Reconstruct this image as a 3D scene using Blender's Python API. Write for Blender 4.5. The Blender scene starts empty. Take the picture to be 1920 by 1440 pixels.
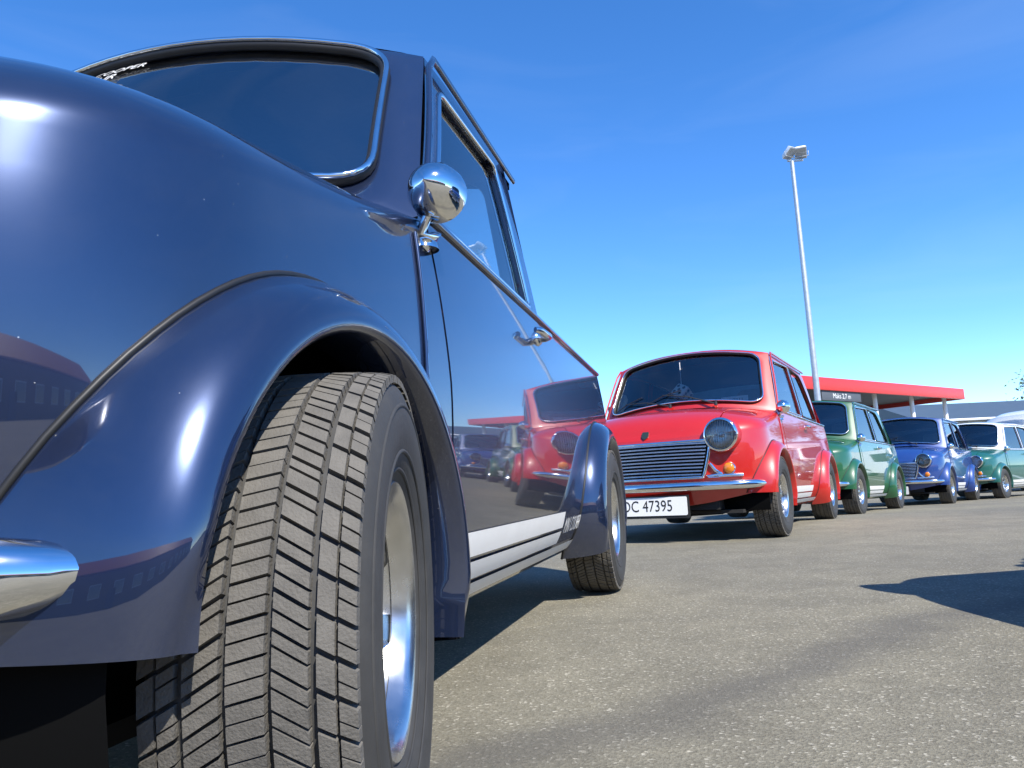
import bpy, bmesh, math, random
from mathutils import Vector, Matrix, geometry
from math import sin, cos, pi, radians as R
random.seed(7)

# ------------------------------------------------------------------ camera
scene = bpy.context.scene
COL = scene.collection
CAM_H, CAM_PITCH, CAM_ROLL, CAM_F = 0.3745, 0.1408, 0.0511, 1400.0
cam_d = bpy.data.cameras.new('camera')
cam_d.sensor_width = 36.0
cam_d.lens = 36.0 * CAM_F / 1920.0
cam_d.clip_start = 0.02
cam_d.clip_end = 3000.0
cam = bpy.data.objects.new('camera', cam_d)
COL.objects.link(cam)
cam.matrix_world = (Matrix.Translation((0, 0, CAM_H)) @ Matrix.Rotation(pi / 2 + CAM_PITCH, 4, 'X')
                    @ Matrix.Rotation(-CAM_ROLL, 4, 'Z'))
scene.camera = cam

# ------------------------------------------------------------------ sky, sun, exposure
SUN_EL, SUN_AZ = R(48), R(150)            # azimuth clockwise from +Y (the view direction)
world = bpy.data.worlds.new('World')
scene.world = world
world.use_nodes = True
wn = world.node_tree
bg = wn.nodes['Background']
sky = wn.nodes.new('ShaderNodeTexSky')
sky.sky_type = 'NISHITA'
sky.sun_disc = False
sky.sun_elevation = SUN_EL
sky.sun_rotation = SUN_AZ
sky.altitude = 2500
sky.air_density = 1.0
sky.dust_density = 0.0
sky.ozone_density = 3.0
hs_ = wn.nodes.new('ShaderNodeHueSaturation')
hs_.inputs['Saturation'].default_value = 1.26
hs_.inputs['Hue'].default_value = 0.505
wn.links.new(sky.outputs[0], hs_.inputs['Color'])
# very thin high cloud
wtc = wn.nodes.new('ShaderNodeTexCoord'); wmp = wn.nodes.new('ShaderNodeMapping'); wmp.inputs['Scale'].default_value = (1.2, 1.2, 6.0)
wns = wn.nodes.new('ShaderNodeTexNoise'); wns.inputs['Scale'].default_value = 2.3; wns.inputs['Detail'].default_value = 7; wns.inputs['Distortion'].default_value = .6
wn.links.new(wtc.outputs['Generated'], wmp.inputs[0]); wn.links.new(wmp.outputs[0], wns.inputs['Vector'])
wmr = wn.nodes.new('ShaderNodeMapRange'); wmr.inputs['From Min'].default_value = .48; wmr.inputs['From Max'].default_value = .85; wmr.inputs['To Max'].default_value = .045
wn.links.new(wns.outputs['Fac'], wmr.inputs['Value'])
wmx = wn.nodes.new('ShaderNodeMix'); wmx.data_type = 'RGBA'; wn.links.new(wmr.outputs['Result'], wmx.inputs['Factor'])
wn.links.new(hs_.outputs[0], wmx.inputs['A']); wmx.inputs['B'].default_value = (4.2, 4.6, 5.0, 1)
wn.links.new(wmx.outputs['Result'], bg.inputs[0])
bg.inputs[1].default_value = 0.15
sun_d = bpy.data.lights.new('sun', 'SUN')
sun_d.energy = 4.0
sun_d.angle = R(0.53)
sun_d.color = (1.0, 0.955, 0.88)
sun = bpy.data.objects.new('sun', sun_d)
COL.objects.link(sun)
to_sun = Vector((sin(SUN_AZ) * cos(SUN_EL), cos(SUN_AZ) * cos(SUN_EL), sin(SUN_EL)))
sun.rotation_euler = to_sun.to_track_quat('Z', 'Y').to_euler()
sun.location = to_sun * 50
scene.view_settings.view_transform = 'Standard'
scene.view_settings.look = 'None'
scene.view_settings.gamma = 1.0
scene.view_settings.use_curve_mapping = False
scene.view_settings.exposure = 1.08
scene.cycles.max_bounces = 10
scene.cycles.transparent_max_bounces = 16

# ------------------------------------------------------------------ materials
MATS = {}
def new_mat(name):
    m = bpy.data.materials.new(name)
    m.use_nodes = True
    MATS[name] = m
    nt = m.node_tree
    return m, nt, nt.nodes['Principled BSDF']
def principled(name, col, rough=0.5, metal=0.0, coat=0.0, spec=0.5, noise=0.0, nscale=60, bump=0.0, bscale=200, coat_r=0.03):
    m, nt, b = new_mat(name)
    b.inputs['Base Color'].default_value = (*col, 1)
    b.inputs['Roughness'].default_value = rough
    b.inputs['Metallic'].default_value = metal
    b.inputs['Coat Weight'].default_value = coat
    b.inputs['Coat Roughness'].default_value = coat_r
    b.inputs['Specular IOR Level'].default_value = spec
    tc = nt.nodes.new('ShaderNodeTexCoord')
    if noise:
        n = nt.nodes.new('ShaderNodeTexNoise'); n.inputs['Scale'].default_value = nscale
        n.inputs['Detail'].default_value = 5
        nt.links.new(tc.outputs['Object'], n.inputs['Vector'])
        mx = nt.nodes.new('ShaderNodeMix'); mx.data_type = 'RGBA'
        mx.inputs['A'].default_value = (*[c * (1 - noise) for c in col], 1)
        mx.inputs['B'].default_value = (*[min(1, c * (1 + noise) + noise * 0.01) for c in col], 1)
        nt.links.new(n.outputs['Fac'], mx.inputs['Factor'])
        nt.links.new(mx.outputs['Result'], b.inputs['Base Color'])
        mr = nt.nodes.new('ShaderNodeMapRange')
        mr.inputs['To Min'].default_value = max(0.02, rough - 0.12 * noise * 2)
        mr.inputs['To Max'].default_value = min(1, rough + 0.2 * noise * 2)
        nt.links.new(n.outputs['Fac'], mr.inputs['Value'])
        nt.links.new(mr.outputs['Result'], b.inputs['Roughness'])
    if bump:
        n2 = nt.nodes.new('ShaderNodeTexNoise'); n2.inputs['Scale'].default_value = bscale
        n2.inputs['Detail'].default_value = 3
        nt.links.new(tc.outputs['Object'], n2.inputs['Vector'])
        bp = nt.nodes.new('ShaderNodeBump'); bp.inputs['Strength'].default_value = bump
        bp.inputs['Distance'].default_value = 0.002
        nt.links.new(n2.outputs['Fac'], bp.inputs['Height'])
        nt.links.new(bp.outputs['Normal'], b.inputs['Normal'])
    return m
def paint(name, col, metal=0.0, rough=0.45, flake=0.0, dust=0.10, ior=1.55):
    """car paint: coloured base (with metal flake) under a clear coat, a thin film of road dust"""
    m, nt, b = new_mat(name)
    b.inputs['Metallic'].default_value = metal
    b.inputs['Coat Weight'].default_value = 1.0
    b.inputs['Coat Roughness'].default_value = 0.035
    b.inputs['Coat IOR'].default_value = ior
    tc = nt.nodes.new('ShaderNodeTexCoord')
    n = nt.nodes.new('ShaderNodeTexNoise'); n.inputs['Scale'].default_value = 7
    n.inputs['Detail'].default_value = 8; n.inputs['Roughness'].default_value = 0.7
    nt.links.new(tc.outputs['Object'], n.inputs['Vector'])
    cr = nt.nodes.new('ShaderNodeMapRange')
    cr.inputs['From Min'].default_value = 0.42; cr.inputs['From Max'].default_value = 0.8
    cr.inputs['To Max'].default_value = dust
    nt.links.new(n.outputs['Fac'], cr.inputs['Value'])
    mx = nt.nodes.new('ShaderNodeMix'); mx.data_type = 'RGBA'
    mx.inputs['A'].default_value = (*col, 1)
    mx.inputs['B'].default_value = (0.24, 0.22, 0.19, 1)
    nt.links.new(cr.outputs['Result'], mx.inputs['Factor'])
    nt.links.new(mx.outputs['Result'], b.inputs['Base Color'])
    b.inputs['Roughness'].default_value = rough
    if flake:
        v = nt.nodes.new('ShaderNodeTexVoronoi'); v.inputs['Scale'].default_value = 1400
        nt.links.new(tc.outputs['Object'], v.inputs['Vector'])
        bp = nt.nodes.new('ShaderNodeBump'); bp.inputs['Strength'].default_value = flake
        bp.inputs['Distance'].default_value = 0.0004
        nt.links.new(v.outputs['Distance'], bp.inputs['Height'])
        nt.links.new(bp.outputs['Normal'], b.inputs['Normal'])
    # specks of dust and dried drops lying on the clear coat
    v2 = nt.nodes.new('ShaderNodeTexVoronoi'); v2.inputs['Scale'].default_value = 110
    nt.links.new(tc.outputs['Object'], v2.inputs['Vector'])
    lt = nt.nodes.new('ShaderNodeMath'); lt.operation = 'LESS_THAN'; lt.inputs[1].default_value = 0.065
    nt.links.new(v2.outputs['Distance'], lt.inputs[0])
    hs = nt.nodes.new('ShaderNodeSeparateColor')
    nt.links.new(v2.outputs['Color'], hs.inputs[0])
    gt = nt.nodes.new('ShaderNodeMath'); gt.operation = 'GREATER_THAN'; gt.inputs[1].default_value = 0.93
    nt.links.new(hs.outputs[0], gt.inputs[0])
    mu = nt.nodes.new('ShaderNodeMath'); mu.operation = 'MULTIPLY'
    nt.links.new(lt.outputs[0], mu.inputs[0]); nt.links.new(gt.outputs[0], mu.inputs[1])
    mx2 = nt.nodes.new('ShaderNodeMix'); mx2.data_type = 'RGBA'
    nt.links.new(mu.outputs[0], mx2.inputs['Factor'])
    nt.links.new(mx.outputs['Result'], mx2.inputs['A'])
    mx2.inputs['B'].default_value = (0.42, 0.41, 0.39, 1)
    nt.links.new(mx2.outputs['Result'], b.inputs['Base Color'])
    cw = nt.nodes.new('ShaderNodeMapRange'); cw.inputs['To Min'].default_value = 0.004; cw.inputs['To Max'].default_value = 0.045
    nt.links.new(n.outputs['Fac'], cw.inputs['Value'])
    nt.links.new(cw.outputs['Result'], b.inputs['Coat Roughness'])
    return m
def glass(name, tint, refl=1.0, ior=1.8):
    m, nt, b = new_mat(name)
    nt.nodes.remove(b)
    out = nt.nodes['Material Output']
    tr = nt.nodes.new('ShaderNodeBsdfTransparent'); tr.inputs[0].default_value = (*tint, 1)
    gl = nt.nodes.new('ShaderNodeBsdfGlossy'); gl.inputs['Roughness'].default_value = 0.02
    gl.inputs[0].default_value = (refl, refl, refl, 1)
    fr = nt.nodes.new('ShaderNodeFresnel'); fr.inputs['IOR'].default_value = ior
    mx = nt.nodes.new('ShaderNodeMixShader')
    nt.links.new(fr.outputs[0], mx.inputs[0]); nt.links.new(tr.outputs[0], mx.inputs[1]); nt.links.new(gl.outputs[0], mx.inputs[2])
    nt.links.new(mx.outputs[0], out.inputs['Surface'])
    return m
principled('chrome', (0.80, 0.80, 0.79), 0.07, 1.0, noise=0.12, nscale=25)
principled('alloy', (0.66, 0.66, 0.65), 0.24, 1.0, noise=0.2, nscale=40)
principled('rubber', (0.022, 0.022, 0.021), 0.62, noise=0.3, nscale=90)
principled('seal', (0.012, 0.012, 0.012), 0.5)
principled('tyre_side', (0.035, 0.034, 0.032), 0.68, noise=0.35, nscale=30, bump=0.2, bscale=160)
principled('tyre_tread', (0.105, 0.097, 0.083), 0.82, noise=0.45, nscale=45, bump=0.5, bscale=420)
principled('black_plastic', (0.02, 0.02, 0.02), 0.45)
principled('dark', (0.003, 0.003, 0.003), 0.9, spec=.1)
principled('underside', (0.016, 0.015, 0.014), 0.9, noise=0.4, nscale=12)
principled('trim_dark', (0.11, 0.105, 0.10), 0.7, noise=0.2)
principled('upholstery', (0.13, 0.12, 0.11), 0.85, noise=0.3, nscale=25)
principled('upholstery_light', (0.30, 0.29, 0.27), 0.85, noise=0.2, nscale=25)
principled('white_vinyl', (0.78, 0.77, 0.73), 0.4, noise=0.06, nscale=20)
principled('white_plate', (0.80, 0.80, 0.78), 0.35)
principled('ink', (0.012, 0.012, 0.014), 0.5)
principled('orange_lens', (0.75, 0.22, 0.015), 0.15, coat=1.0)
principled('reflector', (0.82, 0.82, 0.80), 0.32, 0.6)
principled('red_lens', (0.5, 0.012, 0.012), 0.15, coat=1.0)
principled('badge_dark', (0.02, 0.03, 0.02), 0.3, coat=1.0)
glass('window_glass', (0.84, 0.89, 0.87), ior=2.1)
glass('screen_glass', (0.84, 0.89, 0.87), ior=3.3)
glass('lens_glass', (0.93, 0.95, 0.95))
PAINT_GRAPHITE = paint('graphite_paint', (0.0145, 0.0265, 0.070), 0.60, 0.27, 0.02, 0.05, 1.85)
PAINT_RED = paint('red_paint', (0.43, 0.0085, 0.003), 0.0, 0.4, 0.0, 0.025)
PAINT_GREEN = paint('green_paint', (0.007, 0.085, 0.026), 0.0, 0.4, 0.0, 0.03)
PAINT_BLUE = paint('blue_paint', (0.010, 0.045, 0.20), 0.1, 0.4, 0.0, 0.03)
PAINT_TEAL = paint('teal_paint', (0.008, 0.10, 0.075), 0.1, 0.4, 0.0, 0.03)
PAINT_WHITE = paint('white_paint', (0.80, 0.80, 0.79), 0.0, 0.4, 0.0, 0.04)

# ------------------------------------------------------------------ mesh helpers
def link(ob, parent=None):
    COL.objects.link(ob)
    if parent: ob.parent = parent
    return ob
def obj(name, me, mat, parent=None):
    """an object on (possibly shared) mesh data with its own material"""
    ob = bpy.data.objects.new(name, me)
    link(ob, parent)
    m = MATS[mat] if isinstance(mat, str) else mat
    if not me.materials: me.materials.append(m)
    ob.material_slots[0].link = 'OBJECT'
    ob.material_slots[0].material = m
    return ob
def tag(ob, label=None, cat=None, group=None, kind=None):
    if label: ob['label'] = label
    if cat: ob['category'] = cat
    if group: ob['group'] = group
    if kind: ob['kind'] = kind
    return ob
def empty(name, loc, rz=0, label=None, cat=None, group=None):
    o = bpy.data.objects.new(name, None)
    o.empty_display_size = 0.1
    link(o); o.location = loc; o.rotation_euler = (0, 0, rz)
    return tag(o, label, cat, group)
def mk(verts, faces, smooth=True, ang=40, weld=0.0, bevel=None):
    me = bpy.data.meshes.new('m')
    me.from_pydata([tuple(v) for v in verts], [], faces)
    bm = bmesh.new(); bm.from_mesh(me)
    if weld: bmesh.ops.remove_doubles(bm, verts=bm.verts, dist=weld)
    bmesh.ops.dissolve_degenerate(bm, dist=1e-6, edges=bm.edges)
    bmesh.ops.recalc_face_normals(bm, faces=bm.faces)
    if bevel: bmesh.ops.bevel(bm, geom=[e for e in bm.edges if e.is_manifold and e.calc_face_angle(0) > 0.5], offset=bevel, segments=2, profile=0.6, affect='EDGES')
    bm.to_mesh(me); bm.free()
    if smooth:
        me.polygons.foreach_set('use_smooth', [True] * len(me.polygons))
        me.set_sharp_from_angle(angle=R(ang))
    me.update()
    return me
class MB:
    def __init__(s): s.v = []; s.f = []
    def add(s, v, f):
        o = len(s.v); s.v += [tuple(p) for p in v]; s.f += [tuple(i + o for i in q) for q in f]; return s
    def box(s, c, d, rot=None):
        x, y, z = [k / 2 for k in d]
        vs = [Vector(p) for p in ((-x,-y,-z),(x,-y,-z),(x,y,-z),(-x,y,-z),(-x,-y,z),(x,-y,z),(x,y,z),(-x,y,z))]
        if rot is not None: vs = [rot @ p for p in vs]
        return s.add([p + Vector(c) for p in vs], [(3,2,1,0),(4,5,6,7),(0,1,5,4),(1,2,6,5),(2,3,7,6),(3,0,4,7)])
    def grid(s, rows, close_u=False, close_v=False):
        n, m = len(rows), len(rows[0]); f = []
        for i in range(n if close_u else n - 1):
            for j in range(m if close_v else m - 1):
                a, b = i * m + j, ((i + 1) % n) * m + j
                f.append((a, i * m + (j + 1) % m, ((i + 1) % n) * m + (j + 1) % m, b))
        return s.add([p for r in rows for p in r], f)
    def tube(s, path, r, n=8, closed=False, caps=True, sx=1.0, up=None):
        path = [Vector(p) for p in path]; rows = []; k = len(path)
        prev = None
        for i, p in enumerate(path):
            a = path[(i - 1) % k] if (closed or i > 0) else p
            b = path[(i + 1) % k] if (closed or i < k - 1) else p
            t = (b - a).normalized()
            if prev is None:
                u = Vector(up) if up else (Vector((0, 0, 1)) if abs(t.z) < 0.9 else Vector((1, 0, 0)))
            else: u = prev
            u = (u - t * u.dot(t)).normalized(); prev = u
            w = t.cross(u)
            rr = r[i] if isinstance(r, (list, tuple)) else r
            rows.append([p + u * cos(2*pi*j/n) * rr + w * sin(2*pi*j/n) * rr * sx for j in range(n)])
        o = len(s.v)
        s.grid(rows, close_u=closed, close_v=True)
        if caps and not closed:
            s.f.append(tuple(o + j for j in range(n))); s.f.append(tuple(o + (k - 1) * n + j for j in range(n)))
        return s
    def lathe(s, prof, n=48, axis='y', c=(0, 0, 0), a0=0, a1=2*pi):
        full = abs(a1 - a0 - 2*pi) < 1e-6
        rows = []
        for i in range(n if full else n + 1):
            t = a0 + (a1 - a0) * i / n; row = []
            for r, h in prof:
                if axis == 'y': q = (r * cos(t), h, r * sin(t))
                elif axis == 'x': q = (h, r * cos(t), r * sin(t))
                else: q = (r * cos(t), r * sin(t), h)
                row.append(Vector(q) + Vector(c))
            rows.append(row)
        return s.grid(rows, close_u=full)
    def mesh(s, **k): return mk(s.v, s.f, **k)
def lerp(a, b, t): return a + (b - a) * t
def interp(tab, x):
    """smooth monotone table lookup (Catmull-Rom style hermite)"""
    if x <= tab[0][0]: return tab[0][1]
    if x >= tab[-1][0]: return tab[-1][1]
    for i in range(len(tab) - 1):
        x0, y0 = tab[i]; x1, y1 = tab[i + 1]
        if x <= x1:
            h = x1 - x0; t = (x - x0) / h
            d = (y1 - y0) / h
            m0 = d if i == 0 else 0.5 * (d + (y0 - tab[i-1][1]) / (x0 - tab[i-1][0]))
            m1 = d if i == len(tab) - 2 else 0.5 * (d + (tab[i+2][1] - y1) / (tab[i+2][0] - x1))
            t2, t3 = t * t, t * t * t
            return (2*t3 - 3*t2 + 1) * y0 + (t3 - 2*t2 + t) * h * m0 + (-2*t3 + 3*t2) * y1 + (t3 - t2) * h * m1
def in_poly(p, poly):
    x, y = p; c = False; j = len(poly) - 1
    for i in range(len(poly)):
        if (poly[i][1] > y) != (poly[j][1] > y) and x < (poly[j][0] - poly[i][0]) * (y - poly[i][1]) / (poly[j][1] - poly[i][1]) + poly[i][0]: c = not c
        j = i
    return c
def seg_d(p, a, b):
    ax, ay = a; bx, by = b; px, py = p
    dx, dy = bx - ax, by - ay; l = dx*dx + dy*dy
    t = 0 if l == 0 else max(0, min(1, ((px-ax)*dx + (py-ay)*dy) / l))
    return math.hypot(px - ax - t*dx, py - ay - t*dy)
def dens(poly, step):
    out = []
    for i, a in enumerate(poly):
        b = poly[(i + 1) % len(poly)]
        n = max(1, int(math.ceil(math.hypot(b[0]-a[0], b[1]-a[1]) / step)))
        out += [(lerp(a[0], b[0], k / n), lerp(a[1], b[1], k / n)) for k in range(n)]
    return out
def rounded(poly, r, n=6):
    """round polygon corners; r is one radius or a list"""
    out = []; k = len(poly)
    for i in range(k):
        p = Vector(poly[i]); a = Vector(poly[i-1]) - p; b = Vector(poly[(i+1) % k]) - p
        rr = r[i] if isinstance(r, (list, tuple)) else r
        if rr <= 0: out.append(tuple(p)); continue
        la, lb = a.length, b.length; a.normalize(); b.normalize()
        d = min(rr, la * 0.48, lb * 0.48)
        s, e = p + a * d, p + b * d
        for j in range(n + 1):
            t = j / n
            out.append(tuple(s * (1-t)**2 + p * 2*t*(1-t) + e * t*t))
    return out
def panel(outer, holes, step, fn, off=0.0):
    """triangulate a 2-D outline with holes on a regular inner grid and map it to 3-D"""
    loops = [dens(l, step) for l in [outer] + holes]
    pts, edges = [], []
    for l in loops:
        o = len(pts); pts += l
        edges += [(o + i, o + (i + 1) % len(l)) for i in range(len(l))]
    xs = [p[0] for p in loops[0]]; ys = [p[1] for p in loops[0]]
    x = min(xs) + step / 2; 
    segs = [(l[i], l[(i+1) % len(l)]) for l in loops for i in range(len(l))]
    while x < max(xs):
        y = min(ys) + step / 2
        while y < max(ys):
            p = (x, y)
            if in_poly(p, loops[0]) and not any(in_poly(p, h) for h in loops[1:]):
                if min(seg_d(p, a, b) for a, b in segs if abs(a[0]-x) < step*2 and abs(a[1]-y) < step*2) > step * 0.45 if any(abs(a[0]-x) < step*2 and abs(a[1]-y) < step*2 for a, b in segs) else True:
                    pts.append(p)
            y += step
        x += step
    vs, es, fs, *_ = geometry.delaunay_2d_cdt([Vector(p) for p in pts], edges, [], 0, 1e-5)
    tri = []
    for f in fs:
        c = (sum(vs[i][0] for i in f) / len(f), sum(vs[i][1] for i in f) / len(f))
        if in_poly(c, loops[0]) and not any(in_poly(c, h) for h in loops[1:]): tri.append(tuple(f))
    return [fn(v[0], v[1]) for v in vs], tri
def mirror_y(v, f): return [(p[0], -p[1], p[2]) for p in v], [tuple(reversed(q)) for q in f]

# ------------------------------------------------------------------ the small saloon car: body surface
NP = 2.7
X0, XR0 = 0.10, -2.34
def hw(z): return interp([(.15,.585),(.19,.628),(.25,.664),(.38,.692),(.52,.700),(.66,.692),(.78,.677),(.88,.660)], z)
def xf(z): return interp([(.15,.385),(.22,.435),(.30,.464),(.40,.478),(.52,.480),(.62,.470),(.70,.448),(.76,.430)], z)
def xr(z): return interp([(.15,-2.44),(.25,-2.50),(.45,-2.53),(.70,-2.52),(.88,-2.46)], z)
_LT = {}
def _arc(kind):
    """arc length table of the nose / tail quarter outline (reference height)"""
    if kind in _LT: return _LT[kind]
    a, b = (0.375, 0.695) if kind == 'n' else (0.19, 0.69)
    n = NP if kind == 'n' else 3.4
    t = [(0.0, 0.0)]; px, py = 0.0, b; L = 0
    for i in range(1, 401):
        ph = pi / 2 * i / 400
        x, y = a * sin(ph) ** (2/n), b * max(0, cos(ph)) ** (2/n)
        L += math.hypot(x - px, y - py); px, py = x, y
        t.append((L, ph))
    _LT[kind] = t
    return t
def arc_ph(kind, s):
    t = _arc(kind)
    if s <= 0: return 0.0
    if s >= t[-1][0]: return pi / 2
    lo, hi = 0, len(t) - 1
    while hi - lo > 1:
        m = (lo + hi) // 2
        if t[m][0] <= s: lo = m
        else: hi = m
    k = (s - t[lo][0]) / (t[hi][0] - t[lo][0])
    return lerp(t[lo][1], t[hi][1], k)
U_NOSE = X0 + _arc('n')[-1][0]
U_TAIL = XR0 - _arc('t')[-1][0]
def side(U, z):
    """point of the left body side; U is x along the flat flank and arc length round the corners"""
    w = hw(z)
    if U > X0:
        ph = arc_ph('n', U - X0)
        return Vector((X0 + (xf(z) - X0) * sin(ph) ** (2/NP), w * max(0, cos(ph)) ** (2/NP), z))
    if U < XR0:
        ph = arc_ph('t', XR0 - U); n = 3.4
        return Vector((XR0 + (xr(z) - XR0) * sin(ph) ** (2/n), w * max(0, cos(ph)) ** (2/n), z))
    return Vector((U, w, z))
def side_n(U, z):
    e = 0.004
    a = side(U + e, z) - side(U - e, z); b = side(U, z + e) - side(U, z - e)
    n = b.cross(a); n.normalize()
    if n.y < 0 and U < X0: n = -n
    if U > X0 and n.x < 0: n = -n
    return n
def front_x(y, z):
    w = hw(z); k = min(1, abs(y) / w)
    return X0 + (xf(z) - X0) * (1 - k ** NP) ** (1/NP)
def u_of_x(x, z):
    """U for a flank point with the given x"""
    if x <= X0: return x
    s = min(1, (x - X0) / (xf(z) - X0)) ** (NP/2)
    ph = math.asin(s)
    for L, p in _arc('n'):
        if p >= ph: return X0 + L
    return U_NOSE
WAIST = 0.828
def zs(U):
    if U < -0.44: return WAIST
    return interp([(-.44, WAIST), (-.36, .797), (-.2, .746), (0, .700), (.2, .668), (.45, .652), (.8, .634), (1.2, .630)], U)
def crown(x): return interp([(-.46,.862),(-.34,.880),(-.2,.870),(0,.857),(.15,.840),(.27,.808),(.36,.760),(.41,.712),(.445,.660),(.47,.634)], x)
YB = 0.452
WR, WZ = 0.253, 0.253                      # wheel radius, hub height
AX = (0.0, -2.036)                         # axle positions
def arch_poly(x, r=0.292, n=40):
    a0, a1 = (-0.27 if x < -1 else 0.06), pi + 0.27
    p = [(x + r * cos(lerp(a0, a1, i / n)), WZ + 0.012 + r * sin(lerp(a0, a1, i / n))) for i in range(n + 1)]
    return [(p[0][0], 0.05)] + p + [(p[-1][0], 0.05)]
DOORS = {'s': [(-.400, .268), (-.402, .55), (-.388, WAIST - .008), (-1.345, WAIST - .008), (-1.365, .62), (-1.40, .45), (-1.38, .268)],
         'p': [(-.400, .268), (-.402, .55), (-.388, WAIST - .008), (-1.235, WAIST - .008), (-1.245, .62), (-1.255, .45), (-1.25, .268)]}
DOOR_R = [.05, 0, .012, .012, .1, .12, .07]
def bounds_outer():
    top = []
    us = [U_TAIL + (XR0 - U_TAIL) * i / 12 for i in range(12)] + [XR0 + (-.44 - XR0) * i / 70 for i in range(70)] + USHOULD
    top = [(u, zs(u)) for u in us]
    bot = [(u, 0.165) for u in (U_NOSE, .7, .40)] + [(.272, .165)]
    # arches cut the lower edge
    f = arch_poly(AX[0])[1:-1]; r = arch_poly(AX[1])[1:-1]
    bot = [(U_NOSE, .200), (.85, .205), (.60, .235), (.42, .268), (f[0][0] + .03, .285)] + f + [(f[-1][0] - 0.02, .165), (r[0][0] + .02, .165)] + r + [(r[-1][0] - .02, .165), (U_TAIL, .165)]
    return top + bot
USHOULD = [-.44 + (X0 + .44) * i / 24 for i in range(24)] + [X0 + (U_NOSE - X0) * i / 44 for i in range(45)]
BON_U0 = -0.245                            # rear edge of the bonnet
def upper(U, v, th):
    """surface above the shoulder: v unused at the edges, th 0 (shoulder) .. pi/2 (centre line)"""
    p = side(U, zs(U)); z0 = zs(U)
    xt = p.x - 0.034 * max(0, (U - X0) / (U_NOSE - X0)) ** 1.5
    T = max(crown(xt), z0 + 0.004)
    y = p.y * max(0, cos(th)) ** (2/2.35)
    k = 1 - max(0, cos(th)) ** (2/2.35)
    return Vector((lerp(p.x, xt, sin(th)), y, z0 + (T - z0) * sin(th) ** (2/2.15)))
def th_for_y(U, yb):
    y0 = side(U, zs(U)).y
    if y0 <= yb: return 0.0
    return math.acos((yb / y0) ** (2.35/2))
CACHE = {}
def cached(key, fn):
    if key not in CACHE: CACHE[key] = fn()
    return CACHE[key]

def m_body(vr):
    mb = MB()
    door = rounded(DOORS[vr], DOOR_R)
    v, f = panel(bounds_outer(), [door], 0.034, side)
    a, b = MB(), MB()
    # wings and scuttle above the shoulder
    rows = []
    for U in USHOULD:
        rear = U < BON_U0
        tb = pi / 2 if rear else th_for_y(U, YB + 0.003)
        rows.append([upper(U, 0, tb * (j / 14)) for j in range(15)])
    wing = MB(); wing.grid(rows)
    # sill return under the body
    low = MB()
    us = [-1.74 + (1.74 - .30) * i / 20 for i in range(21)]
    low.grid([[side(u, .165), side(u, .165) + Vector((0, -.05, -.012)), side(u, .165) + Vector((0, -.12, -.004))] for u in us])
    for vv, ff in ((v, f), (wing.v, wing.f), (low.v, low.f)):
        mb.add(vv, ff); mb.add(*mirror_y(vv, ff))
    return mb.mesh(weld=0.0012, ang=38)
def m_bonnet():
    rows = []
    for U in USHOULD:
        if U < BON_U0 - 1e-6: continue
        tb = th_for_y(U, YB - 0.003)
        if tb == 0: tb = 0.02
        row = [upper(U, 0, lerp(tb, pi/2, j / 18)) + Vector((0, 0, .003)) for j in range(19)]
        row = [row[0] + Vector((0, 0.0, -.010))] + row        # turned-down edge
        rows.append(row)
    e = [p + Vector((-.001, 0, -.012)) for p in rows[0]]
    g = MB(); g.grid([e] + rows); mb = MB()
    mb.add(g.v, g.f); mb.add(*mirror_y(g.v, g.f))
    return mb.mesh(weld=0.0012, ang=35)
def m_door(s, vr):
    DOOR = DOORS[vr]
    cx = sum(p[0] for p in DOOR) / len(DOOR); cz = sum(p[1] for p in DOOR) / len(DOOR)
    ins = []
    rp = rounded(DOOR, DOOR_R)
    for p in rp:
        q = Vector((p[0] - cx, p[1] - cz)); l = q.length
        ins.append((p[0] - q.x / l * .0045, p[1] - q.y / l * .0045))
    v, f = panel(ins, [], 0.034, lambda x, z: side(x, z) + Vector((0, .0015, 0)))
    b = dens(ins, .034); n = len(b)
    edge = MB(); edge.grid([[side(x, z) + Vector((0, .0015, 0)), side(x, z) + Vector((0, -.022, 0))] for x, z in b], close_u=True)
    mb = MB()
    for vv, ff in ((v, f), (edge.v, edge.f)):
        if s < 0: vv, ff = mirror_y(vv, ff)
        mb.add(vv, ff)
    return mb.mesh(weld=0.0008, ang=35)
# ---- glasshouse
def y_g(z): return .662 - (z - .828) * .158 - .06 * (z - .87) ** 2
def gside(x, z):
    k = max(0, (x + .62)) ; k2 = max(0, -1.85 - x)
    return Vector((x, y_g(z) - .22 * k * k - .12 * k2 * k2, z))
GH_OUT = {'s': [(-.405, WAIST), (-.665, 1.288), (-.80, 1.302), (-1.35, 1.312), (-1.90, 1.285), (-2.02, 1.255), (-2.36, WAIST)],
          'p': [(-.405, WAIST), (-.665, 1.288), (-.80, 1.302), (-1.10, 1.310), (-1.265, 1.308), (-1.295, WAIST)]}
WIN_DS = {'s': [(-.475, WAIST + .026), (-.712, 1.236), (-1.300, 1.258), (-1.318, WAIST + .026)],
          'p': [(-.475, WAIST + .026), (-.712, 1.236), (-1.165, 1.258), (-1.190, WAIST + .026)]}
WIN_Q = [(-1.372, WAIST + .026), (-1.354, 1.258), (-1.800, 1.236), (-2.060, WAIST + .026)]
def ws(s, t):
    b = Vector((-.262 - .143 * s * s, .6525 * s, .892 - .064 * s * s))
    k = Vector((-.560 - .100 * s * s, .580 * s, 1.352 - .064 * s ** 2))
    p = b.lerp(k, t); 
    return p + Vector((.022, 0, .018)) * sin(pi * t) * (1 - s * s)
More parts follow.
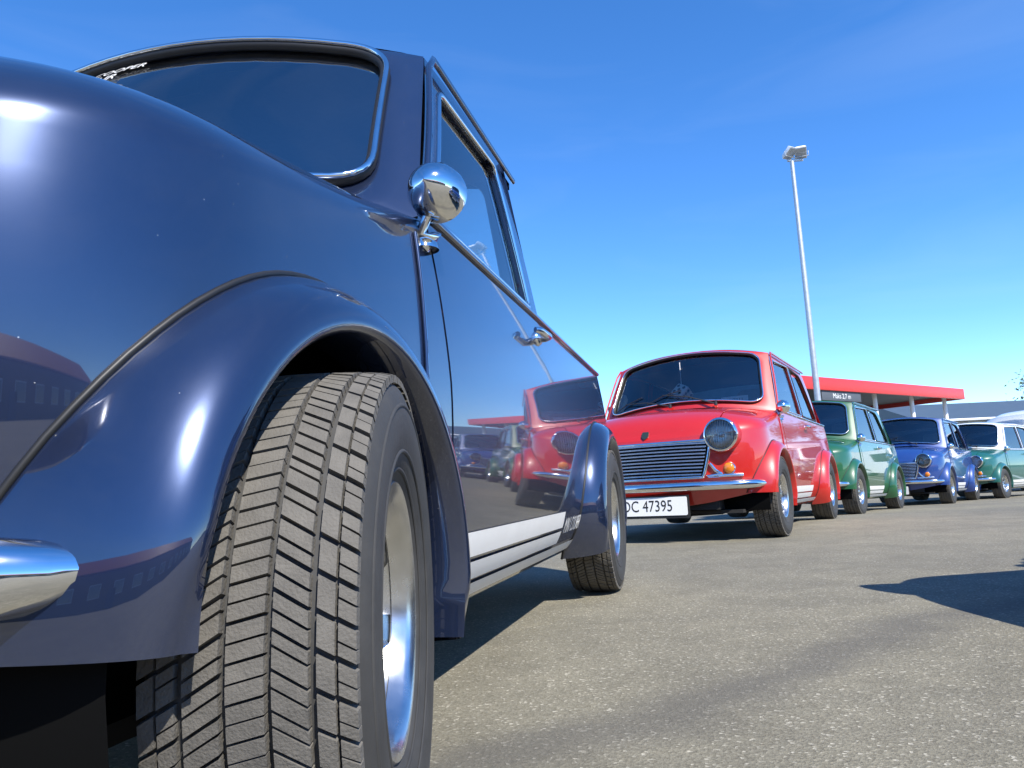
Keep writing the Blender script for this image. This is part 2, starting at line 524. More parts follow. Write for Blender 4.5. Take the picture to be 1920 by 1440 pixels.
def rw(s, t):
    b = Vector((-2.415 + .055 * s * s, .652 * s, WAIST + .002))
    k = Vector((-2.085 + .065 * s * s, .580 * s, 1.300 - .045 * s ** 2))
    return b.lerp(k, t) + Vector((-.02, 0, .012)) * sin(pi * t) * (1 - s * s)
def rwp(s, t):
    b = Vector((-1.315 + .02 * s * s, .660 * s, WAIST + .002))
    k = Vector((-1.285 + .02 * s * s, .585 * s, 1.352 - .044 * s ** 2))
    return b.lerp(k, t)
RW = {'s': rw, 'p': rwp}
def loop_st(m, r, n=10, s1=None):
    """rounded rectangle in the (s,t) square"""
    sx, t0, t1 = m
    return rounded([(-sx, t0), (sx, t0), (sx * 0.985, t1), (-sx * .985, t1)], r, n)
WS_IN = dens(rounded([(-.885, .085), (.885, .085), (.890, .915), (-.890, .915)], [.17, .17, .14, .14], 8), 0.09)
def m_frame(fn, thick):
    """painted surround between the glass opening and the pillars"""
    inner = WS_IN; mb = MB(); rows = []
    n = len(inner)
    for s, t in inner:
        # outward to the border of the unit square, seen from the centre
        d = Vector((s, (t - .5) * 2)); k = 1 / max(abs(d.x), abs(d.y))
        o = (d.x * k, d.y * k / 2 + .5)
        rows.append([fn(s, t) + thick * -0.6, fn(s, t), fn(lerp(s, o[0], .12), lerp(t, o[1], .12)) + thick * .25, fn(lerp(s, o[0], .6), lerp(t, o[1], .6)) + thick * .25, fn(*o)])
    mb.grid(rows, close_u=True)
    return mb.mesh(ang=50)
def m_glass(fn, inset, off):
    loop = [(s * inset, (t - .5) * inset + .5) for s, t in WS_IN]
    v, f = panel(loop, [], 0.1, lambda s, t: fn(s, t) + off)
    return mk(v, f)
def loop_tube(fn, k, r, off, flat=1.0, n=8):
    path = [fn(s * k, (t - .5) * k + .5) + off for s, t in WS_IN]
    return MB().tube(path, r, n, closed=True).mesh(ang=80)
def m_gside(s, vr):
    wd = rounded(WIN_DS[vr], [.03, .035, .03, .02]); wq = rounded(WIN_Q, [.02, .03, .06, .06])
    wins = [wd, wq] if vr == 's' else [wd]
    v, f = panel(GH_OUT[vr], wins, 0.05, gside)
    mb = MB(); parts = [(v, f)]
    for w in wins:
        b = dens(w, .05)
        e = MB().grid([[gside(x, z), gside(x, z) + Vector((0, -.022, 0))] for x, z in b], close_u=True)
        parts.append((e.v, e.f))
    for vv, ff in parts:
        if s < 0: vv, ff = mirror_y(vv, ff)
        mb.add(vv, ff)
    return mb.mesh(weld=.0008, ang=35)
def m_sglass(poly, s, r):
    v, f = panel(rounded(poly, r), [], 0.06, lambda x, z: gside(x, z) + Vector((0, -.012, 0)))
    if s < 0: v, f = mirror_y(v, f)
    return mk(v, f)
def m_swinframe(poly, s, r, rad, off):
    path = [gside(x, z) + Vector((0, off, 0)) for x, z in dens(rounded(poly, r), .05)]
    path = [(p.x, p.y * s, p.z) for p in path]
    return MB().tube(path, rad, 6, closed=True).mesh(ang=80)
def roof_edge(x, vr='s'):
    if vr == 'p': return interp([(-.665,1.288),(-.80,1.302),(-1.10,1.310),(-1.265,1.308),(-1.36,1.300)], x)
    return roof_edge_s(x)
def roof_edge_s(x):
    """height of the gutter line at x"""
    return interp([(-.665,1.288),(-.80,1.302),(-1.35,1.312),(-1.90,1.285),(-2.02,1.255)], x)
def m_roof(vr):
    rows = []; xe = -2.02 if vr == 's' else -1.365
    for i in range(25):
        t = i / 24; row = []
        for j in range(29):
            s = -1 + 2 * j / 28
            a = ws(s, 1.0); b = rw(s, 1.0) if vr == 's' else Vector((-1.385 + .02 * s * s, 0, 0))
            x = lerp(a.x, b.x, t)
            ex = lerp(-.665, xe, t); ez = roof_edge(ex, vr); ey = gside(ex, ez).y
            cz = interp([(0,1.352),(.12,1.366),(.45,1.372),(.8,1.345),(1,1.300)], t) if vr == 's' else interp([(0,1.352),(.2,1.364),(.7,1.366),(1,1.350)], t)
            z = ez + (cz - ez) * (1 - abs(s) ** 2.3)
            row.append(Vector((x if abs(s) < 1 else ex, ey * s, z)))
        rows.append(row)
    if vr == 'p': rows.append([p + Vector((.004, 0, -.022)) for p in rows[-1]])
    return MB().grid(rows).mesh(ang=40)
def m_gutter(s, vr):
    pts = [gside(-.405, WAIST) + Vector((.004, .012, .01))]
    for i in range(1, 9): pts.append(gside(lerp(-.405, -.655, i / 9), lerp(WAIST, 1.283, i / 9)) + Vector((.006, .014, .004)))
    for i in range(0, 25):
        x = lerp(-.68, -2.0 if vr == 's' else -1.36, i / 24); pts.append(gside(x, roof_edge(x, vr)) + Vector((0, .014, .002)))
    pts = [(p.x, p.y * s, p.z) for p in pts]
    return MB().tube(pts, .0085, 6, sx=.75).mesh(ang=80)
def m_waist(s, a=-2.36, b=-.42):
    pts = []
    for i in range(41):
        x = lerp(a, b, i / 40); p = side(x, WAIST - .002); pts.append((p.x, (p.y + .002) * s, WAIST + .004))
    return MB().tube(pts, .0075, 6).mesh(ang=80)
def m_seam(s):
    """raised body seam running from the screen corner down the front wing"""
    pts = []
    for i in range(15):
        z = lerp(.775, .470, i / 14); x = lerp(-.318, -.283, i / 14); p = side(x, z)
        pts.append((p.x, (p.y + .003) * s, p.z))
    return MB().tube(pts, .0032, 6).mesh(ang=80)
def m_deck():
    mb = MB(); rows = []
    for i in range(21):
        s = -1 + i / 10
        p = rw(s, 0); u = U_TAIL + (XR0 - U_TAIL) * (1 - abs(s)); q = side(lerp(U_TAIL, XR0, abs(s)), WAIST)
        q = Vector((q.x, q.y * (1 if s > 0 else -1), q.z))
        rows.append([p, p.lerp(q, .5) + Vector((0, 0, .004)), q])
    return mb.grid(rows).mesh()
def m_bed():
    """load bed: folded rim, inner walls and floor"""
    mb = MB(); us = [-1.33 - (1.33 + U_TAIL) * 0 + (U_TAIL + 1.33) * i / 30 for i in range(31)]
    for s in (1, -1):
        rows = []
        for u in us:
            p = side(u, WAIST); d = Vector((-1.9 - p.x, -p.y, 0)).normalized()
            q = p + d * .055 if u < XR0 - .05 else p + Vector((0, -.055, 0))
            rows.append([(p.x, p.y * s, WAIST), (p.x, p.y * s, WAIST + .008), (q.x, max(q.y, 0) * s, WAIST + .008), (q.x, max(q.y, 0) * s, .45)])
        mb.grid(rows)
    mb.add([(-1.33, -.62, .45), (-1.33, .62, .45), (-2.47, .62, .45), (-2.47, -.62, .45)], [(0, 1, 2, 3)])
    mb.add([(-1.325, -.63, .45), (-1.325, .63, .45), (-1.325, .63, WAIST + .008), (-1.325, -.63, WAIST + .008)], [(0, 1, 2, 3)])
    return mb.mesh(ang=30, weld=.001)
# ---- wheel arch extension
def m_flare(ax, s, front):
    rows = []; n = 46
    for i in range(n + 1):
        th = lerp(-.36, pi + .36, i / n) if not front else lerp(.05, pi + .30, i / n)
        fade = min(1, (i + 1.5) / 5, (n - i + 1.5) / 5)
        row = []
        ro, ri, Y = .342, .284, .758
        for k in range(11):
            t = k / 10
            r = lerp(ro, ri, t ** 1.3)
            x = ax + r * cos(th); z = max(.10, WZ + .012 + r * sin(th))
            zc = min(max(z, .165), .84)
            ys = side(u_of_x(min(x, .44), zc), zc).y if x > X0 else hw(zc)
            yy = lerp(ys - .004, Y - .02 * (1 - fade), sin(t * pi / 2) ** .85)
            row.append(Vector((x, yy * s, z)))
        x, z = row[-1].x, row[-1].z
        row.append(Vector((ax + (ri - .006) * cos(th), (Y - .006) * s, max(.10, WZ + .012 + (ri - .006) * sin(th)))))
        row.append(Vector((ax + (ri - .004) * cos(th), (Y - .085) * s, max(.10, WZ + .012 + (ri - .004) * sin(th)))))
        rows.append(row)
    return MB().grid(rows).mesh(ang=60)
def m_piping(ax, s, front):
    pts = []; n = 46
    for i in range(n + 1):
        th = lerp(-.36, pi + .36, i / n) if not front else lerp(.05, pi + .30, i / n)
        r = .3425; x = ax + r * cos(th); z = max(.10, WZ + .012 + r * sin(th)); zc = min(max(z, .165), .84)
        ys = side(u_of_x(min(x, .44), zc), zc).y if x > X0 else hw(zc)
        pts.append((x, (ys + .0005) * s, z))
    return MB().tube(pts, .0032, 6).mesh(ang=80)
def m_well(ax, s):
    """inside of the wheel arch"""
    prof = [(.30, .70 * s), (.30, .40 * s), (.05, .40 * s)]
    return MB().lathe(prof, 28, 'y', (ax, 0, WZ + .012), -.3, pi + .3).mesh(ang=50)
# ---- wheel (axis along local y, +y outside, origin at hub)
def m_tyre():
    h = .082
    prof = [(.133, .060), (.140, .070), (.160, .079), (.185, .0845), (.205, .0850), (.222, .082), (.236, .0765), (.243, .070), (.2445, .05), (.2450, 0)]
    prof = prof + [(r, -y) for r, y in prof[-2::-1]]
    mb = MB().lathe(prof, 96)
    for r in (.150, .168, .2155):                      # moulded rings on the side wall
        yy = interp([(.14,.070),(.160,.079),(.185,.0845),(.205,.0850),(.222,.082)], r)
        mb.lathe([(r - .0025, yy - .0005), (r - .001, yy + .0012), (r + .001, yy + .0012), (r + .0025, yy - .0005)], 96)
    return mb.mesh(ang=50)
def m_tread():
    """tread blocks standing on the carcass"""
    mb = MB(); N = 58
    def rr(y): return WR - .0052 * (abs(y) / .078) ** 3.2
    def blk(a0, a1, y0, y1, sk0, sk1, inner=.2435, cut=None):
        vs = []; wear = random.uniform(0, .0011)
        for r_in in (0, 1):
            for (a, y, sk) in ((a0, y0, sk0), (a1, y0, sk0), (a1, y1, sk1), (a0, y1, sk1)):
                aa = a + sk; r = (inner - .004 * (abs(y) / .078) ** 3) if r_in == 0 else rr(y) - wear
                yy = y
                if r_in == 1:   # slight draft
                    aa += .0016 if a == a0 else -.0016
                    yy += .0007 if y == y0 else -.0007
                vs.append((r * cos(aa), yy, r * sin(aa)))
        mb.add(vs, [(4,5,6,7),(0,1,5,4),(1,2,6,5),(2,3,7,6),(3,0,4,7)])
    st = 2 * pi / N
    rows = [(-.078, -.0490, -.030, .026), (-.0445, -.0180, -.020, .040), (-.0140, .0140, -.012, .012), (.0180, .0445, .040, -.020), (.0490, .078, .026, -.030)]
    for ri, (y0, y1, s0, s1) in enumerate(rows):
        ph = st * (.0, .45, .2, .55, .1)[ri]
        for i in range(N):
            a = i * st + ph
            j = random.uniform(-.010, .010)
            g = (.0150 if ri in (0, 4) else .0110) * random.uniform(.75, 1.3)
            if ri in (1, 3):
                mid = a + st * .52 + j
                blk(a + g / 2, mid - .0035, y0, y1, s0, s1); blk(mid + .0035, a + st - g / 2, y0, y1, s0, s1)
            elif ri == 2:
                m1 = a + st * .5
                blk(a + g / 3, m1 - .002, y0, y1, s0, s1); blk(m1 + .002, a + st - g / 3, y0, y1, s0, s1)
            else:
                mid = a + st * .5 + j; ym = y0 + (y1 - y0) * .5
                blk(a + g / 2, a + st - g / 2, y0, ym - .0006, s0, (s0 + s1) / 2)
                blk(a + g / 2, mid - .002, ym + .0006, y1, (s0 + s1) / 2, s1); blk(mid + .002, a + st - g / 2, ym + .0006, y1, (s0 + s1) / 2, s1)
    return mb.mesh(smooth=False)
def m_rim():
    mb = MB()
    prof = [(.124, -.062), (.136, -.060), (.137, -.055), (.118, -.045), (.116, .02), (.121, .048), (.128, .058), (.1365, .0655), (.1385, .0635), (.1395, .067), (.136, .0715), (.128, .069), (.122, .060), (.1165, .045)]
    mb.lathe(prof, 72)
    mb.lathe([(.001, .022), (.032, .022), (.050, .030), (.056, .027), (.056, -.01)], 40)
    return mb.mesh(ang=45)
def m_spokes():
    mb = MB()
    for i in range(8):
        a = 2 * pi * i / 8
        def P(r, w, y): return Vector((r * cos(a) - w * sin(a), y, r * sin(a) + w * cos(a)))
        v = [P(.045, -.014, .029), P(.045, .014, .029), P(.085, .0125, .036), P(.119, .017, .044), P(.119, -.017, .044), P(.085, -.0125, .036)]
        b = [Vector((p.x, p.y - .022, p.z)) for p in v]
        mb.add(v + b, [(0,1,2,5), (5,2,3,4), (6,11,8,7), (11,10,9,8), (0,6,7,1), (1,7,8,2), (2,8,9,3), (3,9,10,4), (4,10,11,5), (5,11,6,0)])
    return mb.mesh(ang=30, bevel=.003)
def m_nut(): return MB().lathe([(.0005, .042), (.006, .042), (.0085, .038), (.0085, .024)], 6).mesh(ang=30)
def m_cap(): return MB().lathe([(.0005, .037), (.015, .036), (.022, .032), (.0235, .020)], 28).mesh(ang=50)
def m_disc(): return MB().lathe([(.02, -.02), (.098, -.02), (.1, -.026), (.02, -.03)], 40).mesh(ang=40)
def wheel(parent, x, y, s, steer=0.0, spin=0.0):
    """axle end > tyre, tread, rim, spokes, nuts, cap"""
    ty = obj('wheel', cached('tyre', m_tyre), 'tyre_side', parent)
    ty.location = (x, y * s, WZ)
    ty.rotation_euler = Matrix.Rotation(steer, 3, 'Z').to_euler() if s > 0 else Matrix.Rotation(steer + pi, 3, 'Z').to_euler()
    if spin: ty.rotation_euler = (Matrix.Rotation(steer + (0 if s > 0 else pi), 3, 'Z') @ Matrix.Rotation(spin, 3, 'Y')).to_euler()
    obj('tread', cached('tread', m_tread), 'tyre_tread', ty)['kind'] = 'stuff'
    obj('rim', cached('rim', m_rim), 'alloy', ty)
    obj('spokes', cached('spokes', m_spokes), 'alloy', ty)
    for i in range(4):
        a = 2 * pi * (i + .5) / 4
        obj('wheel_nut', cached('nut', m_nut), 'chrome', ty).location = (.038 * cos(a), 0, .038 * sin(a))
    obj('hub_cap', cached('cap', m_cap), 'alloy', ty)
    obj('brake_disc', cached('disc', m_disc), 'underside', ty)
    return ty
# ---- front: lamps, grille, bumper
HL = (.446, .482, .638)
def m_pod(s):
    prof = [(.100, -.14), (.104, -.06), (.106, -.01), (.106, .010), (.103, .018), (.098, .016)]
    return MB().lathe(prof, 44, 'x', (HL[0], HL[1] * s, HL[2])).mesh(ang=50)
def m_hlring(s): return MB().lathe([(.104, .010), (.1035, .022), (.099, .029), (.092, .031), (.0885, .026), (.088, .012)], 48, 'x', (HL[0], HL[1] * s, HL[2])).mesh(ang=60)
def m_hlbowl(s): return MB().lathe([(.092, .020), (.078, .004), (.05, -.007), (.016, -.011), (.013, .004), (.0005, .006)], 40, 'x', (HL[0], HL[1] * s, HL[2])).mesh(ang=60)
def m_hllens(s):
    mb = MB().lathe([(.090, .022), (.072, .031), (.045, .039), (.02, .043), (.0005, .044)], 44, 'x', (HL[0], HL[1] * s, HL[2]))
    for i in range(-5, 6):                       # moulded flutes
        y = i * .0145; hgt = math.sqrt(max(0, .083 ** 2 - y * y))
        def xx(zz): return interp([(0,.044),(.02,.043),(.045,.039),(.072,.031),(.09,.022)], math.hypot(y, zz)) - .002
        mb.tube([(HL[0] + xx(hgt * k / 4), HL[1] * s + y, HL[2] + hgt * k / 4) for k in range(-4, 5)], .0024, 4)
    return mb.mesh(ang=60)
def round_lamp(y, z, s, r, depth=.022):
    x = front_x(y, z)
    return MB().lathe([(r * 1.0, -.02), (r, depth * .55), (r * .8, depth * .9), (r * .4, depth * 1.05), (.0005, depth * 1.1)], 28, 'x', (x, y * s, z)).mesh(ang=60)
def round_ring(y, z, s, r):
    x = front_x(y, z)
    return MB().lathe([(r * 1.18, -.02), (r * 1.18, .006), (r * 1.06, .012), (r * .98, .008)], 28, 'x', (x, y * s, z)).mesh(ang=60)
GZ0, GZ1, GY = .388, .608, .405
def grille_w(z): return GY - .05 * ((GZ1 - z) / (GZ1 - GZ0)) ** 1.5
def fpt(y, z, off): return Vector((front_x(y, z) + off, y, z))
def m_gback():
    rows = [[fpt(grille_w(z) * k / 12, z, .006) for k in range(-12, 13)] for z in [lerp(GZ0, GZ1, i / 10) for i in range(11)]]
    return MB().grid(rows).mesh()
def m_gslat(i):
    z = lerp(GZ0 + .018, GZ1 - .014, i / 9); w = grille_w(z) - .012
    rows = []
    for k in range(-16, 17):
        p = fpt(w * k / 16, z, .007)
        sag = .004 * (1 - (k / 16) ** 2)
        p = p + Vector((0, 0, sag))
        rows.append([p + Vector((0, 0, .0055)), p + Vector((.010, 0, .0048)), p + Vector((.013, 0, .0)), p + Vector((.010, 0, -.0045)), p + Vector((0, 0, -.005))])
    return MB().grid(rows).mesh(ang=60)
def m_gsurround():
    path = []
    for k in range(-16, 17): path.append(fpt(grille_w(GZ1) * k / 16, GZ1, .010) + Vector((0, 0, .003)))
    for i in range(1, 8): z = lerp(GZ1, GZ0, i / 8); path.append(fpt(grille_w(z) + .004, z, .010))
    for k in range(16, -17, -1): path.append(fpt(grille_w(GZ0) * k / 16, GZ0, .010))
    for i in range(1, 8): z = lerp(GZ0, GZ1, i / 8); path.append(fpt(-grille_w(z) - .004, z, .010))
    return MB().tube(path, .0105, 8, closed=True).mesh(ang=80)
def m_whisker(s):
    """chrome strip beside the grille"""
    pts = [fpt(.400, .47, .008), fpt(.43, .425, .008), fpt(.47, .402, .008)] + [side(U, .393) + side_n(U, .393) * .008 for U in (.62, .54, .47, .41)]
    return MB().tube([(p.x, p.y * s, p.z) for p in pts], .011, 8).mesh(ang=80)
BZ = .336
def bump_path(n=48):
    pts = []
    for i in range(n + 1):
        a = -1 + 2 * i / n
        U = U_NOSE - abs(a) * (U_NOSE - .285)
        p = side(U, BZ); q = side(min(U + .02, U_NOSE), BZ)
        nrm = Vector((p.x - .0, p.y * .9, 0)).normalized() if U > .3 else Vector((.35, .9, 0)).normalized()
        p = p + nrm * .042
        pts.append(Vector((p.x, p.y * (1 if a > 0 else -1), p.z)) if a != 0 else Vector((p.x, 0, p.z)))
    return pts
def m_bumper():
    path = bump_path(); rows = []
    k = len(path)
    for i, p in enumerate(path):
        t = (path[min(i + 1, k - 1)] - path[max(i - 1, 0)]).normalized()
        nrm = Vector((t.y, -t.x, 0)); 
        if nrm.x < 0 and abs(p.y) < .3: nrm = -nrm
        if nrm.dot(Vector((p.x, p.y, 0))) < 0: nrm = -nrm
        e = min(1, min(i, k - 1 - i) / 2.2); h = .027 * (0.45 + .55 * math.sqrt(e))
        pr = [(-.020, .94), (-.006, 1.0), (.006, .93), (.014, .66), (.0185, .2), (.0185, -.25), (.014, -.66), (.006, -.93), (-.006, -1.0), (-.020, -.94)]
        rows.append([p + nrm * a + Vector((0, 0, b * h)) for a, b in pr])
    mb = MB().grid(rows)
    o = len(rows[0]); mb.f.append(tuple(range(o))); mb.f.append(tuple((k - 1) * o + j for j in range(o)))
    return mb.mesh(ang=70)
def m_overrider(s):
    mb = MB(); y = .30 * s; x = front_x(.30, BZ) + .045
    rows = []
    for i in range(13):
        t = i / 12; z = BZ - .07 + .165 * t
        w = .021 * (1 - .35 * t) * min(1, .45 + 3 * t, .35 + 4 * (1 - t)); d = .035 * min(1, .5 + 3 * t, .25 + 3 * (1 - t)) * (1 - .2 * t)
        rows.append([(x - .02 + d * cos(a) * (1 if cos(a) > 0 else .3), y + w * sin(a), z) for a in [2 * pi * j / 14 for j in range(14)]])
    mb.grid(rows, close_v=True); mb.f += [tuple(range(14)), tuple(12 * 14 + j for j in range(14))]
    return mb.mesh(ang=60)
def m_plate():
    w, h = .255, .056
    pts = rounded([(-w, -h), (w, -h), (w, h), (-w, h)], .01, 3)
    mb = MB(); n = len(pts)
    a = [(.504, p[0], .222 + p[1]) for p in pts]; b = [(.499, p[0], .222 + p[1]) for p in pts]
    mb.add(a + b, [tuple(range(n)), tuple(range(2 * n - 1, n - 1, -1))] + [(i, n + i, n + (i + 1) % n, (i + 1) % n) for i in range(n)])
    return mb.mesh(smooth=False)
def m_plate_holder(): return MB().box((.494, 0, .218), (.010, .535, .138)).mesh(smooth=False)
def text_mesh(txt, size, depth=0.0, align='CENTER'):
    c = bpy.data.curves.new('t', 'FONT'); c.body = txt; c.size = size; c.align_x = align; c.align_y = 'CENTER'
    c.extrude = depth; c.resolution_u = 3
    o = bpy.data.objects.new('t', c); COL.objects.link(o)
    bpy.context.view_layer.update()
    me = bpy.data.meshes.new_from_object(o)
    bpy.data.objects.remove(o); bpy.data.curves.remove(c)
    return me
def text(name, txt, size, mat, parent, origin, xdir, ydir, sx=1.0, fn=None):
    me = text_mesh(txt, size)
    X, Y = (Vector(xdir), Vector(ydir)) if not fn else (None, None)
    for v in me.vertices:
        if fn: v.co = fn(v.co.x * sx, v.co.y)
        else: v.co = Vector(origin) + X * v.co.x * sx + Y * v.co.y
    me.materials.clear()
    return obj(name, me, mat, parent)
def m_mirror_shell(s, c, r):
    prof = [(.0005, .052), (r * .35, .048), (r * .7, .033), (r * .92, .012), (r, -.012), (r * .98, -.022)]
    return MB().lathe(prof, 36, 'x', c).mesh(ang=60)
def m_mirror_face(s, c, r): return MB().lathe([(.0005, -.016), (r * .96, -.016)], 36, 'x', c).mesh()
def m_mirror_arm(s, c):
    a = Vector(c); b = Vector((MIR_B[0], MIR_B[1] * s, MIR_B[2]))
    mb = MB().tube([a + Vector((0, -.01 * s, -.03)), a + Vector((-.004, -.03 * s, -.065)), b + Vector((0, .02 * s, .012)), b], [.008, .009, .012, .016], 10)
    mb.lathe([(.0005, .014), (.016, .010), (.024, .0), (.026, -.010)], 24, 'z', b)
    return mb.mesh(ang=60)
MIR_C = (-.350, .705, .850); MIR_B = (-.368, .674, .772)
def m_handle(s, vr):
    z, x = .762, (-1.265 if vr == 's' else -1.105)
    y = hw(z)
    mb = MB().tube([(x - .055, y * s, z), (x - .055, (y + .026) * s, z), (x - .04, (y + .036) * s, z), (x + .05, (y + .034) * s, z), (x + .062, (y + .024) * s, z)], [.011, .010, .010, .009, .007], 10)
    mb.lathe([(.0005, .014), (.014, .012), (.020, .004), (.021, -.01)], 20, 'y', (x - .055, y * s if s > 0 else y * s, z)) if s > 0 else None
    return mb.mesh(ang=60)
def m_wiper(y0):
    b = ws(y0, .03) + Vector((.03, 0, .012))
    tip = ws(y0 - .62, .20) + Vector((.012, 0, .022)); m = b.lerp(tip, .5) + Vector((.012, 0, .018))
    mb = MB().tube([b, m, tip], [.006, .0045, .003], 6)
    c1 = ws(y0 - .40, .27) + Vector((.006, 0, .008)); c2 = ws(y0 - .82, .12) + Vector((.006, 0, .008))
    mb.tube([c1, tip + Vector((-.002, 0, -.008)), c2], .0038, 5)
    mb.lathe([(.0005, .018), (.010, .014), (.012, -.012)], 12, 'z', b)
    return mb.mesh(ang=60)
STR = [(.262, .306), (.218, .252), (.180, .208)]
def m_stripe(s, z0, z1, xa=-.315, xb=-1.725):
    rows = []
    for i in range(41):
        x = lerp(xa, xb, i / 40)
        row = []
        for j in range(5):
            z = lerp(z0, z1, j / 4); p = side(x, z); row.append((p.x, (p.y + .0042) * s, p.z))
        rows.append(row)
    return MB().grid(rows).mesh()
def m_floor():
    mb = MB(); mb.box((-1.02, 0, .175), (2.75, 1.10, .02)); mb.box((.2, 0, .22), (.40, .85, .06)); mb.box((-2.2, 0, .3), (.5, .8, .2))
    mb.tube([(.1, .05, .17), (-1.0, .05, .14), (-2.5, -.1, .17)], .03, 8)
    return mb.mesh(smooth=False)
def m_dash():
    mb = MB(); rows = []
    for i in range(17):
        y = -.60 + 1.2 * i / 16; k = (y / .6) ** 2
        rows.append([(-.36 - .10 * k, y, .865), (-.50, y, .865), (-.575, y, .85), (-.59, y, .77), (-.52, y, .70), (-.45, y, .55)])
    return mb.grid(rows).mesh(ang=50)
def m_swheel():
    mb = MB(); c = Vector((-.70, .30, .80)); ax = Vector((-.75, 0, .66)).normalized()
    u = Vector((0, 1, 0)); w = ax.cross(u)
    mb.tube([c + (u * cos(t) + w * sin(t)) * .185 for t in [2 * pi * i / 36 for i in range(36)]], .011, 8, closed=True)
    for t in (0.1, pi - .1, -pi / 2): mb.tube([c, c + (u * cos(t) + w * sin(t)) * .18], .010, 6)
    mb.tube([c, c - ax * .25], .02, 8)
    return mb.mesh(ang=60)
def m_seat(s):
    mb = MB(); y = .31 * s
    def slab(pts, wd, th):
        rows = []
        for (x, z, k) in pts:
            row = []
            for a in range(20):
                t = 2 * pi * a / 20
                cy = abs(cos(t)) ** .5 * (1 if cos(t) > 0 else -1) * wd * k; cx = abs(sin(t)) ** .5 * (1 if sin(t) > 0 else -1) * th * k
                row.append((x + cx, y + cy, z))
            rows.append(row)
        mb.grid(rows, close_v=True); mb.f.append(tuple(len(mb.v) - 20 + j for j in range(20)))
    slab([(-1.02, .36, .95), (-1.10, .55, 1.0), (-1.18, .80, .95), (-1.22, .92, .85), (-1.23, .955, .6)], .23, .065)
    slab([(-1.22, .95, .55), (-1.23, .99, .6), (-1.24, 1.07, .6), (-1.245, 1.10, .45)], .20, .075)
    mb.box((-.86, y, .38), (.44, .44, .14))
    return mb.mesh(ang=50)
def m_rearseat():
    mb = MB(); mb.box((-1.95, 0, .62), (.16, 1.1, .5), Matrix.Rotation(-.25, 3, 'Y')); mb.box((-1.72, 0, .40), (.45, 1.1, .15))
    return mb.mesh(bevel=.03)
def m_lining(vr):
    rw = RW[vr]; xb = -2.30 if vr == 's' else -1.27
    """dark headlining and inner cabin shell"""
    mb = MB(); rows = []
    for i in range(9):
        t = i / 8; row = []
        for j in range(13):
            s = -1 + j / 6; a, b = ws(s * .96, .985), rw(s * .96, .985)
            p = a.lerp(b, t); row.append((p.x - .01, p.y * .96, min(p.z, roof_edge(p.x, vr) + .012 * (1 - s * s)) - .022))
        rows.append(row)
    mb.grid(rows)
    for s in (1, -1):
        mb.add([(-.44, .60 * s, .25), (-.44, .60 * s, WAIST - .005), (xb, .60 * s, WAIST - .005), (xb, .60 * s, .25)], [(0, 1, 2, 3)])
    mb.add([(xb, -.6, .25), (xb, .6, .25), (xb, .6, WAIST - .005), (xb, -.6, WAIST - .005)], [(0, 1, 2, 3)])
    mb.add([(-.42, -.6, .25), (-.42, .6, .25), (-.42, .6, .80), (-.42, -.6, .80)], [(0, 1, 2, 3)])
    return mb.mesh(ang=40)
def m_imirror():
    p = ws(0, .90) + Vector((-.05, 0, -.03))
    mb = MB().box(p, (.012, .20, .055)); mb.tube([ws(0, .93) + Vector((-.02, 0, 0)), p], .006, 6)
    return mb.mesh(bevel=.006)
def m_rearlamp(s):
    mb = MB(); x = xr(.62) - .005
    rows = []
    for z in (.50, .54, .62, .70, .74):
        rows.append([side(XR0 - u, z) * 1.004 for u in (.10, .14, .18, .22)])
    rows = [[(p.x - .008, p.y * s, p.z) for p in r] for r in rows]
    return mb.grid(rows).mesh()
def m_exhaust(): return MB().tube([(-2.2, .12, .19), (-2.60, .12, .185)], .022, 14, caps=False).mesh(ang=50)
def m_badge(): 
    pts = rounded([(-.022, .034), (.022, .034), (.022, -.012), (0, -.034), (-.022, -.012)], .008, 3); n = len(pts)
    c = upper(U_NOSE, 0, .85); x = c.x + .004
    mb = MB(); a = [(x + .010 - p[1] * .55, p[0], c.z + .002 + p[1] * .75) for p in pts]; b = [(q[0] - .014, q[1], q[2] - .006) for q in a]
    mb.add(a + b, [tuple(range(n))] + [(i, n + i, n + (i + 1) % n, (i + 1) % n) for i in range(n)])
    return mb.mesh(ang=30)

